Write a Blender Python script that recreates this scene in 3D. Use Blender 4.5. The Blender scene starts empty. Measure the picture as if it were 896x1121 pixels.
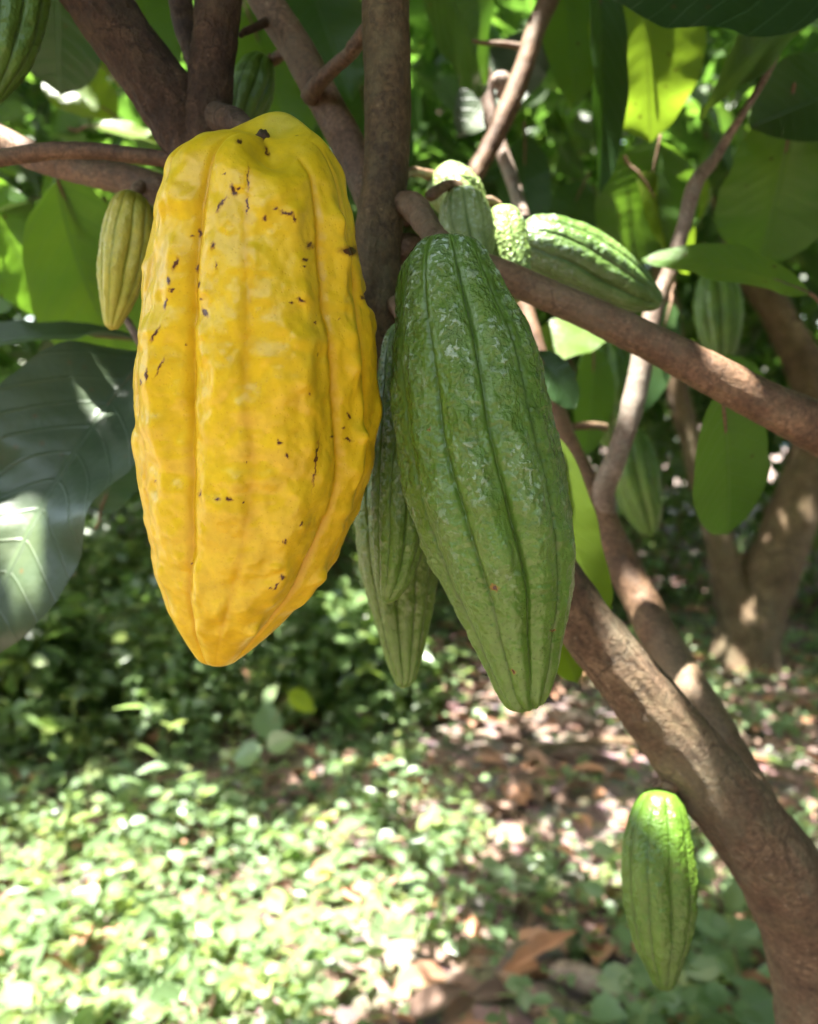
import bpy, math, random
import numpy as np
from mathutils import Vector, Matrix

random.seed(7)
RNG = np.random.default_rng(11)
SC = bpy.context.scene
COL = SC.collection
R = math.radians

# ------------------------------------------------------------------ camera
CAM_H, PITCH, F = 1.2, R(7.2), 880.0          # F: focal length in photo pixels (896 x 1121)
cd = bpy.data.cameras.new('camera')
cam = bpy.data.objects.new('camera', cd); COL.objects.link(cam)
cam.location = (0, 0, CAM_H)
cam.rotation_euler = (R(90) - PITCH, 0, 0)
cd.sensor_fit = 'VERTICAL'; cd.sensor_height = 36.0
cd.lens = F / 1121 * 36.0
cd.clip_start = 0.01; cd.clip_end = 500
cd.dof.use_dof = True
cd.dof.focus_distance = 0.272
cd.dof.aperture_fstop = 9.5
SC.camera = cam

# ------------------------------------------------------------------ light
SUN = Vector((-0.22, -0.17, 0.96)).normalized()          # direction towards the sun
EXPOSURE = 3.3
w = bpy.data.worlds.new('World'); SC.world = w; w.use_nodes = True
nt = w.node_tree
bg = nt.nodes['Background']
sky = nt.nodes.new('ShaderNodeTexSky'); sky.sky_type = 'NISHITA'; sky.sun_disc = False
sky.sun_elevation = math.asin(SUN.z); sky.sun_rotation = math.atan2(SUN.x, SUN.y)
sky.air_density = 1.0; sky.dust_density = 2.5; sky.ozone_density = 0.6
wt = nt.nodes.new('ShaderNodeMix'); wt.data_type = 'RGBA'; wt.blend_type = 'MULTIPLY'; wt.inputs[0].default_value = 1.0
wt.inputs[7].default_value = (1.0, 0.93, 0.78, 1)            # the phone's white balance for shade
nt.links.new(sky.outputs[0], wt.inputs[6]); nt.links.new(wt.outputs[2], bg.inputs[0]); bg.inputs[1].default_value = 0.135
sd = bpy.data.lights.new('sun', 'SUN'); so = bpy.data.objects.new('sun', sd); COL.objects.link(so)
sd.energy = 5.0; sd.angle = R(0.53); sd.color = (1.0, 0.96, 0.90)
so.rotation_euler = SUN.to_track_quat('Z', 'Y').to_euler()
SC.view_settings.view_transform = 'Standard'; SC.view_settings.look = 'None'
SC.view_settings.exposure = EXPOSURE; SC.view_settings.gamma = 1.0
SC.view_settings.use_curve_mapping = False
SC.render.engine = 'CYCLES'
cy = SC.cycles
cy.use_denoising = True
try: cy.denoiser = 'OPENIMAGEDENOISE'
except Exception: pass
cy.max_bounces = 7; cy.diffuse_bounces = 4; cy.glossy_bounces = 3; cy.transmission_bounces = 5
cy.transparent_max_bounces = 6; cy.sample_clamp_indirect = 4.0; cy.caustics_reflective = False; cy.caustics_refractive = False
cy.use_adaptive_sampling = True; cy.adaptive_threshold = 0.02

# ------------------------------------------------------------------ camera-frame helpers (photo pixel + depth -> world)
FWD = np.array([0, math.cos(PITCH), -math.sin(PITCH)])
UP = np.array([0, math.sin(PITCH), math.cos(PITCH)])
RT = np.array([1.0, 0, 0])
CAMP = np.array([0, 0, CAM_H])
def P(px, py, d):
    return CAMP + RT * ((px - 448) / F * d) - UP * ((py - 560.5) / F * d) + FWD * d
def G(px, py):                       # point of the ground seen at this pixel
    v = RT * ((px - 448) / F) - UP * ((py - 560.5) / F) + FWD
    t = -CAM_H / v[2]
    return CAMP + v * t
def nrm(v):
    v = np.asarray(v, float); n = np.linalg.norm(v, axis=-1, keepdims=True)
    return v / np.maximum(n, 1e-12)

# ------------------------------------------------------------------ noise
def _hash(i, j, k, s):
    h = (i.astype(np.int64) * 374761393 + j.astype(np.int64) * 668265263 + k.astype(np.int64) * 2147483647 + s * 1274126177) & 0xffffffff
    h = ((h ^ (h >> 13)) * 1274126177) & 0xffffffff
    h = ((h ^ (h >> 16)) * 2246822519) & 0xffffffff
    return ((h ^ (h >> 15)) & 0xffffff) / float(0xffffff)
def vnoise(p, s=0):                  # p (...,3) -> -1..1
    p = np.asarray(p, float)
    i = np.floor(p).astype(np.int64); f = p - i; f = f * f * f * (f * (f * 6 - 15) + 10)
    r = 0
    for a in (0, 1):
        for b in (0, 1):
            for c in (0, 1):
                wgt = (f[..., 0] if a else 1 - f[..., 0]) * (f[..., 1] if b else 1 - f[..., 1]) * (f[..., 2] if c else 1 - f[..., 2])
                r = r + wgt * _hash(i[..., 0] + a, i[..., 1] + b, i[..., 2] + c, s)
    return r * 2 - 1
def fbm(p, o=3, s=0):
    r, a, t = 0, 1.0, 0
    for k in range(o):
        r = r + a * vnoise(np.asarray(p) * 2 ** k + 17.3 * k, s + k); t += a; a *= .5
    return r / t
def sstep(a, b, x):
    t = np.clip((x - a) / (b - a), 0, 1); return t * t * (3 - 2 * t)

# ------------------------------------------------------------------ mesh + object helpers
def mesh_np(name, V, Fq, smooth=True, uv=None, attrs=None):
    me = bpy.data.meshes.new(name)
    V = np.ascontiguousarray(V, dtype=np.float32); Fq = np.ascontiguousarray(Fq, dtype=np.int32)
    n, k = Fq.shape
    me.vertices.add(len(V)); me.vertices.foreach_set('co', V.ravel())
    me.loops.add(n * k); me.loops.foreach_set('vertex_index', Fq.ravel())
    me.polygons.add(n); me.polygons.foreach_set('loop_start', np.arange(0, n * k, k, dtype=np.int32))
    me.polygons.foreach_set('loop_total', np.full(n, k, dtype=np.int32))
    me.polygons.foreach_set('use_smooth', np.full(n, smooth))
    if uv is not None:
        l = me.uv_layers.new(name='UVMap')
        l.data.foreach_set('uv', np.ascontiguousarray(uv[Fq.ravel()], dtype=np.float32).ravel())
    for k_, a in (attrs or {}).items():
        at = me.attributes.new(k_, 'FLOAT', 'POINT'); at.data.foreach_set('value', np.ascontiguousarray(a, dtype=np.float32))
    me.update(calc_edges=True)
    return me
def link(name, me, mat, parent=None):
    o = bpy.data.objects.new(name, me); COL.objects.link(o)
    if mat is not None and len(me.materials) == 0: me.materials.append(mat)
    if parent is not None:
        o.parent = parent
        # vertices are in world space; parents are unrotated Empties or meshes
        o.location = -world_loc(parent)
    return o
def world_loc(o):
    l = Vector(o.location); p = o.parent
    while p: l += p.location; p = p.parent
    return l
def tag(o, label=None, cat=None, group=None, kind=None):
    if label: o['label'] = label
    if cat: o['category'] = cat
    if group: o['group'] = group
    if kind: o['kind'] = kind
    return o
def thing(name, loc, label, cat, group=None):
    o = bpy.data.objects.new(name, None); COL.objects.link(o); o.location = Vector([float(c) for c in loc])
    o.empty_display_size = .05
    return tag(o, label, cat, group)

def grid_faces(nu, nv, wrap=True):
    """nu rings x nv around"""
    i = np.arange(nu - 1)[:, None]; j = np.arange(nv if wrap else nv - 1)[None, :]
    j2 = (j + 1) % nv
    return np.stack([i * nv + j, (i + 1) * nv + j, (i + 1) * nv + j2, i * nv + j2], -1).reshape(-1, 4)

def catmull(pts, n):
    pts = np.asarray(pts, float); m = len(pts)
    ext = np.vstack([2 * pts[0] - pts[1], pts, 2 * pts[-1] - pts[-2]])
    seg = np.linalg.norm(np.diff(pts[:, :3], axis=0), axis=1); cum = np.concatenate([[0], np.cumsum(seg)])
    t = np.linspace(0, cum[-1], n)
    k = np.clip(np.searchsorted(cum, t, 'right') - 1, 0, m - 2)
    u = ((t - cum[k]) / np.maximum(seg[k], 1e-9))[:, None]
    a, b, c, d = ext[k], ext[k + 1], ext[k + 2], ext[k + 3]
    return .5 * ((2 * b) + (-a + c) * u + (2 * a - 5 * b + 4 * c - d) * u ** 2 + (-a + 3 * b - 3 * c + d) * u ** 3)

def tube(pts4, step=.002, nv=40, rough=.05, seed=0, knobs=(), end_cap=True, fine=1.0, lump=.08):
    """pts4: list of (x,y,z,r). Returns V, F, attrs of an organically uneven tube with closed ends"""
    pts4 = np.asarray(pts4, float)
    L = np.linalg.norm(np.diff(pts4[:, :3], axis=0), axis=1).sum()
    n = max(8, int(L / step))
    q = catmull(pts4, n); c = q[:, :3]; r = np.maximum(q[:, 3], 1e-4)
    T = nrm(np.gradient(c, axis=0))
    ref = np.array([0.13, -1, .21]); N = np.zeros_like(T)
    n0 = nrm(np.cross(T[0], ref)); N[0] = n0
    for i in range(1, n):
        v = N[i - 1] - T[i] * np.dot(N[i - 1], T[i]); N[i] = nrm(v)
    B = np.cross(T, N)
    th = np.linspace(0, 2 * np.pi, nv, endpoint=False)
    D = N[:, None] * np.cos(th)[None, :, None] + B[:, None] * np.sin(th)[None, :, None]
    s = np.linspace(0, L, n)
    cap = np.ones(n)
    e = max(2, int(np.mean(r) * .8 / (L / n)))
    e = min(e, n // 3)
    if end_cap:
        x = np.linspace(0, 1, e); cap[:e] = np.sqrt(1 - (1 - x) ** 2); cap[-e:] = cap[:e][::-1]
    rr = r[:, None] * np.ones(nv)
    V = c[:, None] + D * rr[..., None]
    rm = float(np.mean(r))
    # swellings, bark relief stretched along the tube
    rr = rr * (1 + lump * fbm(V / (rm * 3.2) + seed * 3.7, 2, seed))
    al = np.stack([np.cos(th)[None, :] * 3.2 + 0 * s[:, None], np.sin(th)[None, :] * 3.2 + 0 * s[:, None], (s[:, None] / rm * .9) + 0 * th[None, :]], -1) + seed * 11.1
    rr = rr + rm * rough * fbm(al * 1.5, 4, seed + 5) * fine
    ringy = vnoise(np.stack([s / rm * 3.0 + seed, s * 0 + .5, s * 0], -1), seed + 9)
    rr = rr + rm * rough * .35 * ringy[:, None]
    for (kp, kr, kh) in knobs:                       # knobs: (position, radius, height)
        d2 = ((V - np.asarray(kp)) ** 2).sum(-1)
        rr = rr + kh * np.exp(-d2 / kr ** 2)
    rr = rr * cap[:, None]
    V = c[:, None] + D * rr[..., None]
    V = V.reshape(-1, 3)
    return V, grid_faces(n, nv)

class Batch:
    def __init__(s): s.V = []; s.F = []; s.n = 0; s.uv = []; s.at = []
    def add(s, V, Fq, uv=None, at=None):
        s.V.append(V); s.F.append(Fq + s.n); s.n += len(V)
        s.uv.append(uv if uv is not None else np.zeros((len(V), 2))); s.at.append(at if at is not None else np.zeros(len(V)))
    def mesh(s, name):
        return mesh_np(name, np.vstack(s.V), np.vstack(s.F), True, np.vstack(s.uv), {'tint': np.concatenate(s.at)})

# ------------------------------------------------------------------ materials
def new_mat(name):
    m = bpy.data.materials.new(name); m.use_nodes = True
    nt = m.node_tree; nt.nodes.clear()
    return m, nt, nt.nodes, nt.links
def node(N, t, **kw):
    n = N.new(t)
    for k, v in kw.items():
        if k.startswith('i_'):
            n.inputs[k[2:].replace('_', ' ')].default_value = v
        else: setattr(n, k, v)
    return n
def ramp(N, L, src, stops, interp='LINEAR'):
    r = N.new('ShaderNodeValToRGB'); r.color_ramp.interpolation = interp
    els = r.color_ramp.elements
    while len(els) < len(stops): els.new(.5)
    for e, (p, c) in zip(els, stops): e.position = p; e.color = (*c, 1) if len(c) == 3 else c
    L.new(src, r.inputs[0]); return r
def mixc(N, L, fac, a, b, mode='MIX'):
    m = N.new('ShaderNodeMix'); m.data_type = 'RGBA'; m.blend_type = mode
    for sock, v in ((m.inputs[0], fac), (m.inputs[6], a), (m.inputs[7], b)):
        if isinstance(v, (int, float)): sock.default_value = v
        elif isinstance(v, tuple): sock.default_value = (*v, 1)
        else: L.new(v, sock)
    return m.outputs[2]
def math_(N, L, op, a, b=None, clamp=False):
    m = N.new('ShaderNodeMath'); m.operation = op; m.use_clamp = clamp
    for s, v in ((m.inputs[0], a), (m.inputs[1], b)):
        if v is None: continue
        if isinstance(v, (int, float)): s.default_value = v
        else: L.new(v, s)
    return m.outputs[0]
def objco(N, L, scale=(1, 1, 1)):
    tc = N.new('ShaderNodeTexCoord'); mp = N.new('ShaderNodeMapping'); mp.inputs['Scale'].default_value = scale
    g = N.new('ShaderNodeNewGeometry'); L.new(g.outputs['Position'], mp.inputs[0])
    return mp.outputs[0]

def bark_mat(name, dark, mid, light, scale=1.0, rough=.75, lichen=0.0, bump=.6):
    m, nt, N, L = new_mat(name)
    co = objco(N, L)
    n1 = node(N, 'ShaderNodeTexNoise'); n1.inputs['Scale'].default_value = 55 * scale; n1.inputs['Detail'].default_value = 8; n1.inputs['Roughness'].default_value = .65
    n2 = node(N, 'ShaderNodeTexNoise'); n2.inputs['Scale'].default_value = 420 * scale; n2.inputs['Detail'].default_value = 6; n2.inputs['Roughness'].default_value = .7
    v = node(N, 'ShaderNodeTexVoronoi'); v.inputs['Scale'].default_value = 190 * scale; v.feature = 'F1'
    for n in (n1, n2, v): L.new(co, n.inputs['Vector'])
    c1 = ramp(N, L, n1.outputs[0], [(.3, dark), (.5, mid), (.72, light)])
    c2 = ramp(N, L, n2.outputs[0], [(.3, (.4, .36, .32)), (.62, (1.3, 1.24, 1.18))])
    col = mixc(N, L, 1.0, c1.outputs[0], c2.outputs[0], 'MULTIPLY')
    # little pale lenticels
    le = ramp(N, L, v.outputs['Distance'], [(.10, (1, 1, 1)), (.2, (0, 0, 0))])
    sel = ramp(N, L, n1.outputs[0], [(.45, (0, 0, 0)), (.6, (1, 1, 1))])
    lm = math_(N, L, 'MULTIPLY', le.outputs[0], sel.outputs[0])
    lm = math_(N, L, 'MULTIPLY', lm, .55)
    col = mixc(N, L, lm, col, tuple(min(1, x * 1.7 + .02) for x in light))
    if lichen > 0:
        n3 = node(N, 'ShaderNodeTexNoise'); n3.inputs['Scale'].default_value = 28 * scale; n3.inputs['Detail'].default_value = 7; n3.inputs['Roughness'].default_value = .7
        L.new(co, n3.inputs['Vector'])
        lf = ramp(N, L, n3.outputs[0], [(.52, (0, 0, 0)), (.66, (1, 1, 1))])
        col = mixc(N, L, math_(N, L, 'MULTIPLY', lf.outputs[0], lichen), col, (.23, .2, .1))
    n4 = node(N, 'ShaderNodeTexNoise'); n4.inputs['Scale'].default_value = 17 * scale; n4.inputs['Detail'].default_value = 9; n4.inputs['Roughness'].default_value = .72
    L.new(co, n4.inputs['Vector'])
    pf = ramp(N, L, n4.outputs[0], [(.50, (0, 0, 0)), (.60, (1, 1, 1))])
    col = mixc(N, L, math_(N, L, 'MULTIPLY', pf.outputs[0], .45), col, tuple(x * k for x, k in zip(light, (.82, .98, .95))))
    df = ramp(N, L, n4.outputs[0], [(.36, (1, 1, 1)), (.44, (0, 0, 0))])
    col = mixc(N, L, math_(N, L, 'MULTIPLY', df.outputs[0], .55), col, tuple(x * .6 for x in dark))
    cv = node(N, 'ShaderNodeTexVoronoi'); cv.feature = 'DISTANCE_TO_EDGE'; cv.inputs['Scale'].default_value = 75 * scale
    wob = node(N, 'ShaderNodeVectorMath'); wob.operation = 'ADD'; nv_ = node(N, 'ShaderNodeVectorMath'); nv_.operation = 'SCALE'; nv_.inputs['Scale'].default_value = .02 / scale
    L.new(n1.outputs['Color'], nv_.inputs[0]); L.new(co, wob.inputs[0]); L.new(nv_.outputs[0], wob.inputs[1]); L.new(wob.outputs[0], cv.inputs['Vector'])
    ck = ramp(N, L, cv.outputs['Distance'], [(.0, (1, 1, 1)), (.07, (0, 0, 0))])
    ckm = math_(N, L, 'MULTIPLY', ck.outputs[0], sel.outputs[0])
    col = mixc(N, L, math_(N, L, 'MULTIPLY', ckm, .5), col, tuple(x * .5 for x in dark))
    b = node(N, 'ShaderNodeBsdfPrincipled'); b.inputs['Roughness'].default_value = rough
    b.inputs['Specular IOR Level'].default_value = .35
    L.new(col, b.inputs['Base Color'])
    h = math_(N, L, 'ADD', math_(N, L, 'MULTIPLY', n2.outputs[0], .6), n1.outputs[0])
    h = math_(N, L, 'ADD', h, math_(N, L, 'MULTIPLY', ckm, -.35))
    h = math_(N, L, 'ADD', h, math_(N, L, 'MULTIPLY', pf.outputs[0], .25))
    h = math_(N, L, 'ADD', h, math_(N, L, 'MULTIPLY', lm, .4))
    bp = node(N, 'ShaderNodeBump'); bp.inputs['Strength'].default_value = bump; bp.inputs['Distance'].default_value = .0026 / scale
    L.new(h, bp.inputs['Height']); L.new(bp.outputs[0], b.inputs['Normal'])
    o = node(N, 'ShaderNodeOutputMaterial'); L.new(b.outputs[0], o.inputs[0])
    return m

def leaf_mat(name, front, back_t, rough=.38, transl=.45, veins=True, var=.35, sheen=.3, vf=1.0):
    m, nt, N, L = new_mat(name)
    uvn = node(N, 'ShaderNodeUVMap'); uvn.uv_map = 'UVMap'
    sx = node(N, 'ShaderNodeSeparateXYZ'); L.new(uvn.outputs[0], sx.inputs[0])
    u, v = sx.outputs[0], sx.outputs[1]             # u across 0..1, v along 0..1
    au = math_(N, L, 'ABSOLUTE', math_(N, L, 'SUBTRACT', u, .5))
    mid = math_(N, L, 'SUBTRACT', 1.0, math_(N, L, 'DIVIDE', au, .018), True)
    # side veins: chevrons, curving up
    ph = math_(N, L, 'SUBTRACT', v, math_(N, L, 'MULTIPLY', math_(N, L, 'POWER', au, 1.35), .55))
    fr = math_(N, L, 'FRACT', math_(N, L, 'MULTIPLY', ph, 11.0))
    dv = math_(N, L, 'ABSOLUTE', math_(N, L, 'SUBTRACT', fr, .5))
    side = math_(N, L, 'SUBTRACT', 1.0, math_(N, L, 'DIVIDE', dv, .07), True)
    vein = math_(N, L, 'MAXIMUM', mid, math_(N, L, 'MULTIPLY', side, .55))
    at = node(N, 'ShaderNodeAttribute'); at.attribute_name = 'tint'
    co = objco(N, L)
    nz = node(N, 'ShaderNodeTexNoise'); nz.inputs['Scale'].default_value = 22; nz.inputs['Detail'].default_value = 5; L.new(co, nz.inputs['Vector'])
    tv = math_(N, L, 'ADD', math_(N, L, 'MULTIPLY', at.outputs['Fac'], 1.0), math_(N, L, 'MULTIPLY', math_(N, L, 'SUBTRACT', nz.outputs[0], .5), .7))
    f = np.array(front); t = np.array(back_t)
    cf = ramp(N, L, tv, [(0.0, tuple(f * (1 - var))), (.5, tuple(f)), (1.0, tuple(np.clip(f * (1 + var) * np.array([1.35, 1.05, .8]), 0, 1)))])
    ct = ramp(N, L, tv, [(0.0, tuple(t * (1 - var))), (.5, tuple(t)), (1.0, tuple(np.clip(t * (1 + var) * np.array([1.3, 1.0, .8]), 0, 1)))])
    colf, colt = cf.outputs[0], ct.outputs[0]
    if veins:
        colf = mixc(N, L, math_(N, L, 'MULTIPLY', vein, .6 * vf), colf, tuple(np.clip(f * 2.2 + .02, 0, 1)))
        colt = mixc(N, L, math_(N, L, 'MULTIPLY', vein, .75), colt, tuple(t * .45))
    if veins:      # age spots and scorched flecks
        vs = node(N, 'ShaderNodeTexVoronoi'); vs.inputs['Scale'].default_value = 75; L.new(co, vs.inputs['Vector'])
        s1 = ramp(N, L, vs.outputs['Distance'], [(.06, (1, 1, 1)), (.16, (0, 0, 0))])
        s2 = ramp(N, L, nz.outputs[0], [(.5, (0, 0, 0)), (.6, (1, 1, 1))])
        sm = math_(N, L, 'MULTIPLY', math_(N, L, 'MULTIPLY', s1.outputs[0], s2.outputs[0]), .75)
        colf = mixc(N, L, sm, colf, (.10, .06, .02)); colt = mixc(N, L, sm, colt, (.06, .03, .005))
    b = node(N, 'ShaderNodeBsdfPrincipled'); b.inputs['Roughness'].default_value = rough
    b.inputs['Specular IOR Level'].default_value = sheen
    L.new(colf, b.inputs['Base Color'])
    tr = node(N, 'ShaderNodeBsdfTranslucent'); L.new(colt, tr.inputs[0])
    mx = node(N, 'ShaderNodeMixShader'); mx.inputs[0].default_value = transl
    L.new(b.outputs[0], mx.inputs[1]); L.new(tr.outputs[0], mx.inputs[2])
    if veins:
        n2 = node(N, 'ShaderNodeTexNoise'); n2.inputs['Scale'].default_value = 160; n2.inputs['Detail'].default_value = 3; L.new(co, n2.inputs['Vector'])
        h = math_(N, L, 'ADD', math_(N, L, 'MULTIPLY', vein, -1.0), math_(N, L, 'MULTIPLY', n2.outputs[0], .5))
        bp = node(N, 'ShaderNodeBump'); bp.inputs['Strength'].default_value = .35; bp.inputs['Distance'].default_value = .002
        L.new(h, bp.inputs['Height']); L.new(bp.outputs[0], b.inputs['Normal'])
    o = node(N, 'ShaderNodeOutputMaterial'); L.new(mx.outputs[0], o.inputs[0])
    return m

def husk_mat(name, base, dark, light, furrow, rough=.34, bump_s=.25, wax_glint=0.0, speck=True, grain=1.0, sss=.06, spec=.45):
    """attributes: furrow (0..1 in the furrows), stain (0..1), wax (0..1)"""
    m, nt, N, L = new_mat(name)
    co = objco(N, L)
    def nz(s, d=4, r=.55):
        n = node(N, 'ShaderNodeTexNoise'); n.inputs['Scale'].default_value = s; n.inputs['Detail'].default_value = d; n.inputs['Roughness'].default_value = r
        L.new(co, n.inputs['Vector']); return n
    a, b_, c_ = nz(38 * grain, 5), nz(170 * grain, 5, .6), nz(900 * grain, 3)
    c1 = ramp(N, L, a.outputs[0], [(.3, dark), (.5, base), (.72, light)])
    c2 = ramp(N, L, b_.outputs[0], [(.3, (.86, .84, .78)), (.65, (1.06, 1.06, 1.05))])
    col = mixc(N, L, 1.0, c1.outputs[0], c2.outputs[0], 'MULTIPLY')
    fa = node(N, 'ShaderNodeAttribute'); fa.attribute_name = 'furrow'
    col = mixc(N, L, math_(N, L, 'MULTIPLY', fa.outputs['Fac'], .6), col, furrow)
    ga = node(N, 'ShaderNodeAttribute'); ga.attribute_name = 'green'
    col = mixc(N, L, ga.outputs['Fac'], col, (.34, .36, .05))
    if speck:
        v = node(N, 'ShaderNodeTexVoronoi'); v.inputs['Scale'].default_value = 95 * grain; L.new(co, v.inputs['Vector'])
        sp = ramp(N, L, v.outputs['Distance'], [(.035, (1, 1, 1)), (.09, (0, 0, 0))])
        se = ramp(N, L, nz(30, 2).outputs[0], [(.55, (0, 0, 0)), (.66, (1, 1, 1))])
        col = mixc(N, L, math_(N, L, 'MULTIPLY', math_(N, L, 'MULTIPLY', sp.outputs[0], se.outputs[0]), .7), col, (.11, .035, .01))
    pv = node(N, 'ShaderNodeTexVoronoi'); pv.inputs['Scale'].default_value = 620 * grain; L.new(co, pv.inputs['Vector'])
    pore = ramp(N, L, pv.outputs['Distance'], [(.10, (1, 1, 1)), (.26, (0, 0, 0))])
    col = mixc(N, L, math_(N, L, 'MULTIPLY', pore.outputs[0], .32), col, furrow)
    st = node(N, 'ShaderNodeAttribute'); st.attribute_name = 'stain'
    stf = ramp(N, L, math_(N, L, 'ADD', st.outputs['Fac'], math_(N, L, 'MULTIPLY', math_(N, L, 'SUBTRACT', b_.outputs[0], .5), .9)), [(.36, (0, 0, 0)), (.62, (1, 1, 1))])
    col = mixc(N, L, stf.outputs[0], col, (.07, .02, .008))
    halo = ramp(N, L, math_(N, L, 'ADD', st.outputs['Fac'], math_(N, L, 'MULTIPLY', math_(N, L, 'SUBTRACT', b_.outputs[0], .5), .5)), [(.08, (0, 0, 0)), (.4, (1, 1, 1))])
    hm = math_(N, L, 'MULTIPLY', math_(N, L, 'MULTIPLY', halo.outputs[0], math_(N, L, 'SUBTRACT', 1.0, stf.outputs[0])), .7)
    col = mixc(N, L, hm, col, (.30, .115, .012))
    b = node(N, 'ShaderNodeBsdfPrincipled')
    b.inputs['Specular IOR Level'].default_value = spec
    b.inputs['Subsurface Weight'].default_value = sss; b.inputs['Subsurface Radius'].default_value = (.006, .004, .001); b.inputs['Subsurface Scale'].default_value = 1.0
    if wax_glint > 0:
        # crinkled waxy skin; its pale glints are painted into the colour
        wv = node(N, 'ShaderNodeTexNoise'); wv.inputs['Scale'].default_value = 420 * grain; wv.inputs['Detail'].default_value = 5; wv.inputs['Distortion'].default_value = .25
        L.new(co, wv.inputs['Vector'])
        wa = node(N, 'ShaderNodeAttribute'); wa.attribute_name = 'wax_glint'
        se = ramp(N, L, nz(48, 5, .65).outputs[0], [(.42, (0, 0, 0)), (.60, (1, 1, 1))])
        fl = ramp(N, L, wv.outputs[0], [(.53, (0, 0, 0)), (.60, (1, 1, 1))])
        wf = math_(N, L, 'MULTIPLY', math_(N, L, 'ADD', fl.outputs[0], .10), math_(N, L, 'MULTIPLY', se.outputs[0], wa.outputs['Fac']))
        wf = math_(N, L, 'MULTIPLY', wf, wax_glint * 1.0, True)
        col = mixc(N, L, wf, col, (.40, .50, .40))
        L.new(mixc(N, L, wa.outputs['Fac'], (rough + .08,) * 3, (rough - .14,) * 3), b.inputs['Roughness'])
    else:
        b.inputs['Roughness'].default_value = rough
    L.new(col, b.inputs['Base Color'])
    bs = nz(125 * grain, 2, .4)
    h = math_(N, L, 'ADD', math_(N, L, 'MULTIPLY', bs.outputs[0], 1.5), math_(N, L, 'MULTIPLY', b_.outputs[0], .35))
    h = math_(N, L, 'ADD', h, math_(N, L, 'MULTIPLY', c_.outputs[0], .12))
    h = math_(N, L, 'ADD', h, math_(N, L, 'MULTIPLY', pore.outputs[0], -.14))
    h = math_(N, L, 'ADD', h, math_(N, L, 'MULTIPLY', stf.outputs[0], -.5))
    if wax_glint > 0: h = math_(N, L, 'ADD', h, math_(N, L, 'MULTIPLY', math_(N, L, 'MULTIPLY', wv.outputs[0], wa.outputs['Fac']), 4.0))
    bp = node(N, 'ShaderNodeBump'); bp.inputs['Strength'].default_value = bump_s; bp.inputs['Distance'].default_value = .0016 / grain
    L.new(h, bp.inputs['Height']); L.new(bp.outputs[0], b.inputs['Normal'])
    o = node(N, 'ShaderNodeOutputMaterial'); L.new(b.outputs[0], o.inputs[0])
    return m

M = {}
M['bark_olive'] = bark_mat('bark_olive', (.034, .022, .009), (.070, .044, .019), (.12, .083, .037), 1.0, .7, .35)
M['bark_red'] = bark_mat('bark_red', (.06, .034, .019), (.122, .072, .041), (.19, .122, .075), 1.0, .62, .12, .4)
M['bark_dark'] = bark_mat('bark_dark', (.02, .011, .006), (.05, .027, .014), (.095, .055, .03), 1.3, .8, 0, 1.0)
M['bark_trunk'] = bark_mat('bark_trunk', (.06, .039, .024), (.115, .077, .047), (.19, .14, .09), .8, .8, .2, .8)
M['bark_grey'] = bark_mat('bark_grey', (0.102, 0.0723, 0.056), (0.187, 0.1403, 0.112), (0.289, 0.2295, 0.192), 1.0, .6, 0, .3)
M['bark_far'] = bark_mat('bark_far', (0.07, 0.0446, 0.0245), (0.126, 0.0864, 0.051), (0.189, 0.1368, 0.085), .12, .85, .3, .9)
M['leaf'] = leaf_mat('leaf', (.06, .115, .028), (.17, .34, .025), transl=.5)
M['leaf_dark'] = leaf_mat('leaf_dark', (.03, .065, .022), (.06, .15, .012), transl=.3, rough=.35)
M['leaf_grey'] = leaf_mat('leaf_grey', (.045, .07, .035), (.05, .1, .02), transl=.10, rough=.42, sheen=.45, vf=.3)
M['leaf_lime'] = leaf_mat('leaf_lime', (.11, .17, .02), (.32, .50, .03), transl=.6)
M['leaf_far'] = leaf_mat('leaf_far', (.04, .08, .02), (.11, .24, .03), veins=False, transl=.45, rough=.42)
M['leaf_herb'] = leaf_mat('leaf_herb', (.135, .205, .10), (.30, .44, .13), veins=False, transl=.42, rough=.36, sheen=.5, var=.2)
M['leaf_shrub'] = leaf_mat('leaf_shrub', (.095, .15, .055), (.19, .32, .06), veins=False, transl=.35, rough=.33, sheen=.5)
M['litter'] = leaf_mat('litter', (.2, .132, .1), (.16, .08, .045), veins=False, transl=.12, rough=.7, var=.5, sheen=.2)
M['husk_yellow'] = husk_mat('husk_yellow', (.66, .45, .012), (.64, .425, .010), (.67, .47, .016), (.48, .25, .003), .36, .22, spec=.36)
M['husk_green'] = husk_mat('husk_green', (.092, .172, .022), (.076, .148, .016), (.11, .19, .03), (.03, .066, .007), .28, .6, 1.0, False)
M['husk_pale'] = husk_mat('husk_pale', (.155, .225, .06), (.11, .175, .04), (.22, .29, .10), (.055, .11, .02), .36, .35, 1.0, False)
M['husk_lime'] = husk_mat('husk_lime', (.38, .36, .05), (.28, .30, .035), (.46, .41, .065), (.14, .2, .02), .42, .4, 0, False, 1.4)
M['husk_fresh'] = husk_mat('husk_fresh', (.066, .13, .014), (.05, .105, .010), (.09, .16, .02), (.026, .06, .005), .4, .5, 0, False)
M['husk_deep'] = husk_mat('husk_deep', (.075, .15, .022), (.05, .11, .015), (.11, .2, .03), (.03, .06, .008), .4, .4, 0, False)
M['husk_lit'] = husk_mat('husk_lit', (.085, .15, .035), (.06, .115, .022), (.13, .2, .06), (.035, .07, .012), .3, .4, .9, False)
M['stalk_green'] = bark_mat('stalk_green', (.1, .06, .03), (.17, .1, .06), (.24, .16, .09), 1.5, .6)

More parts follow.
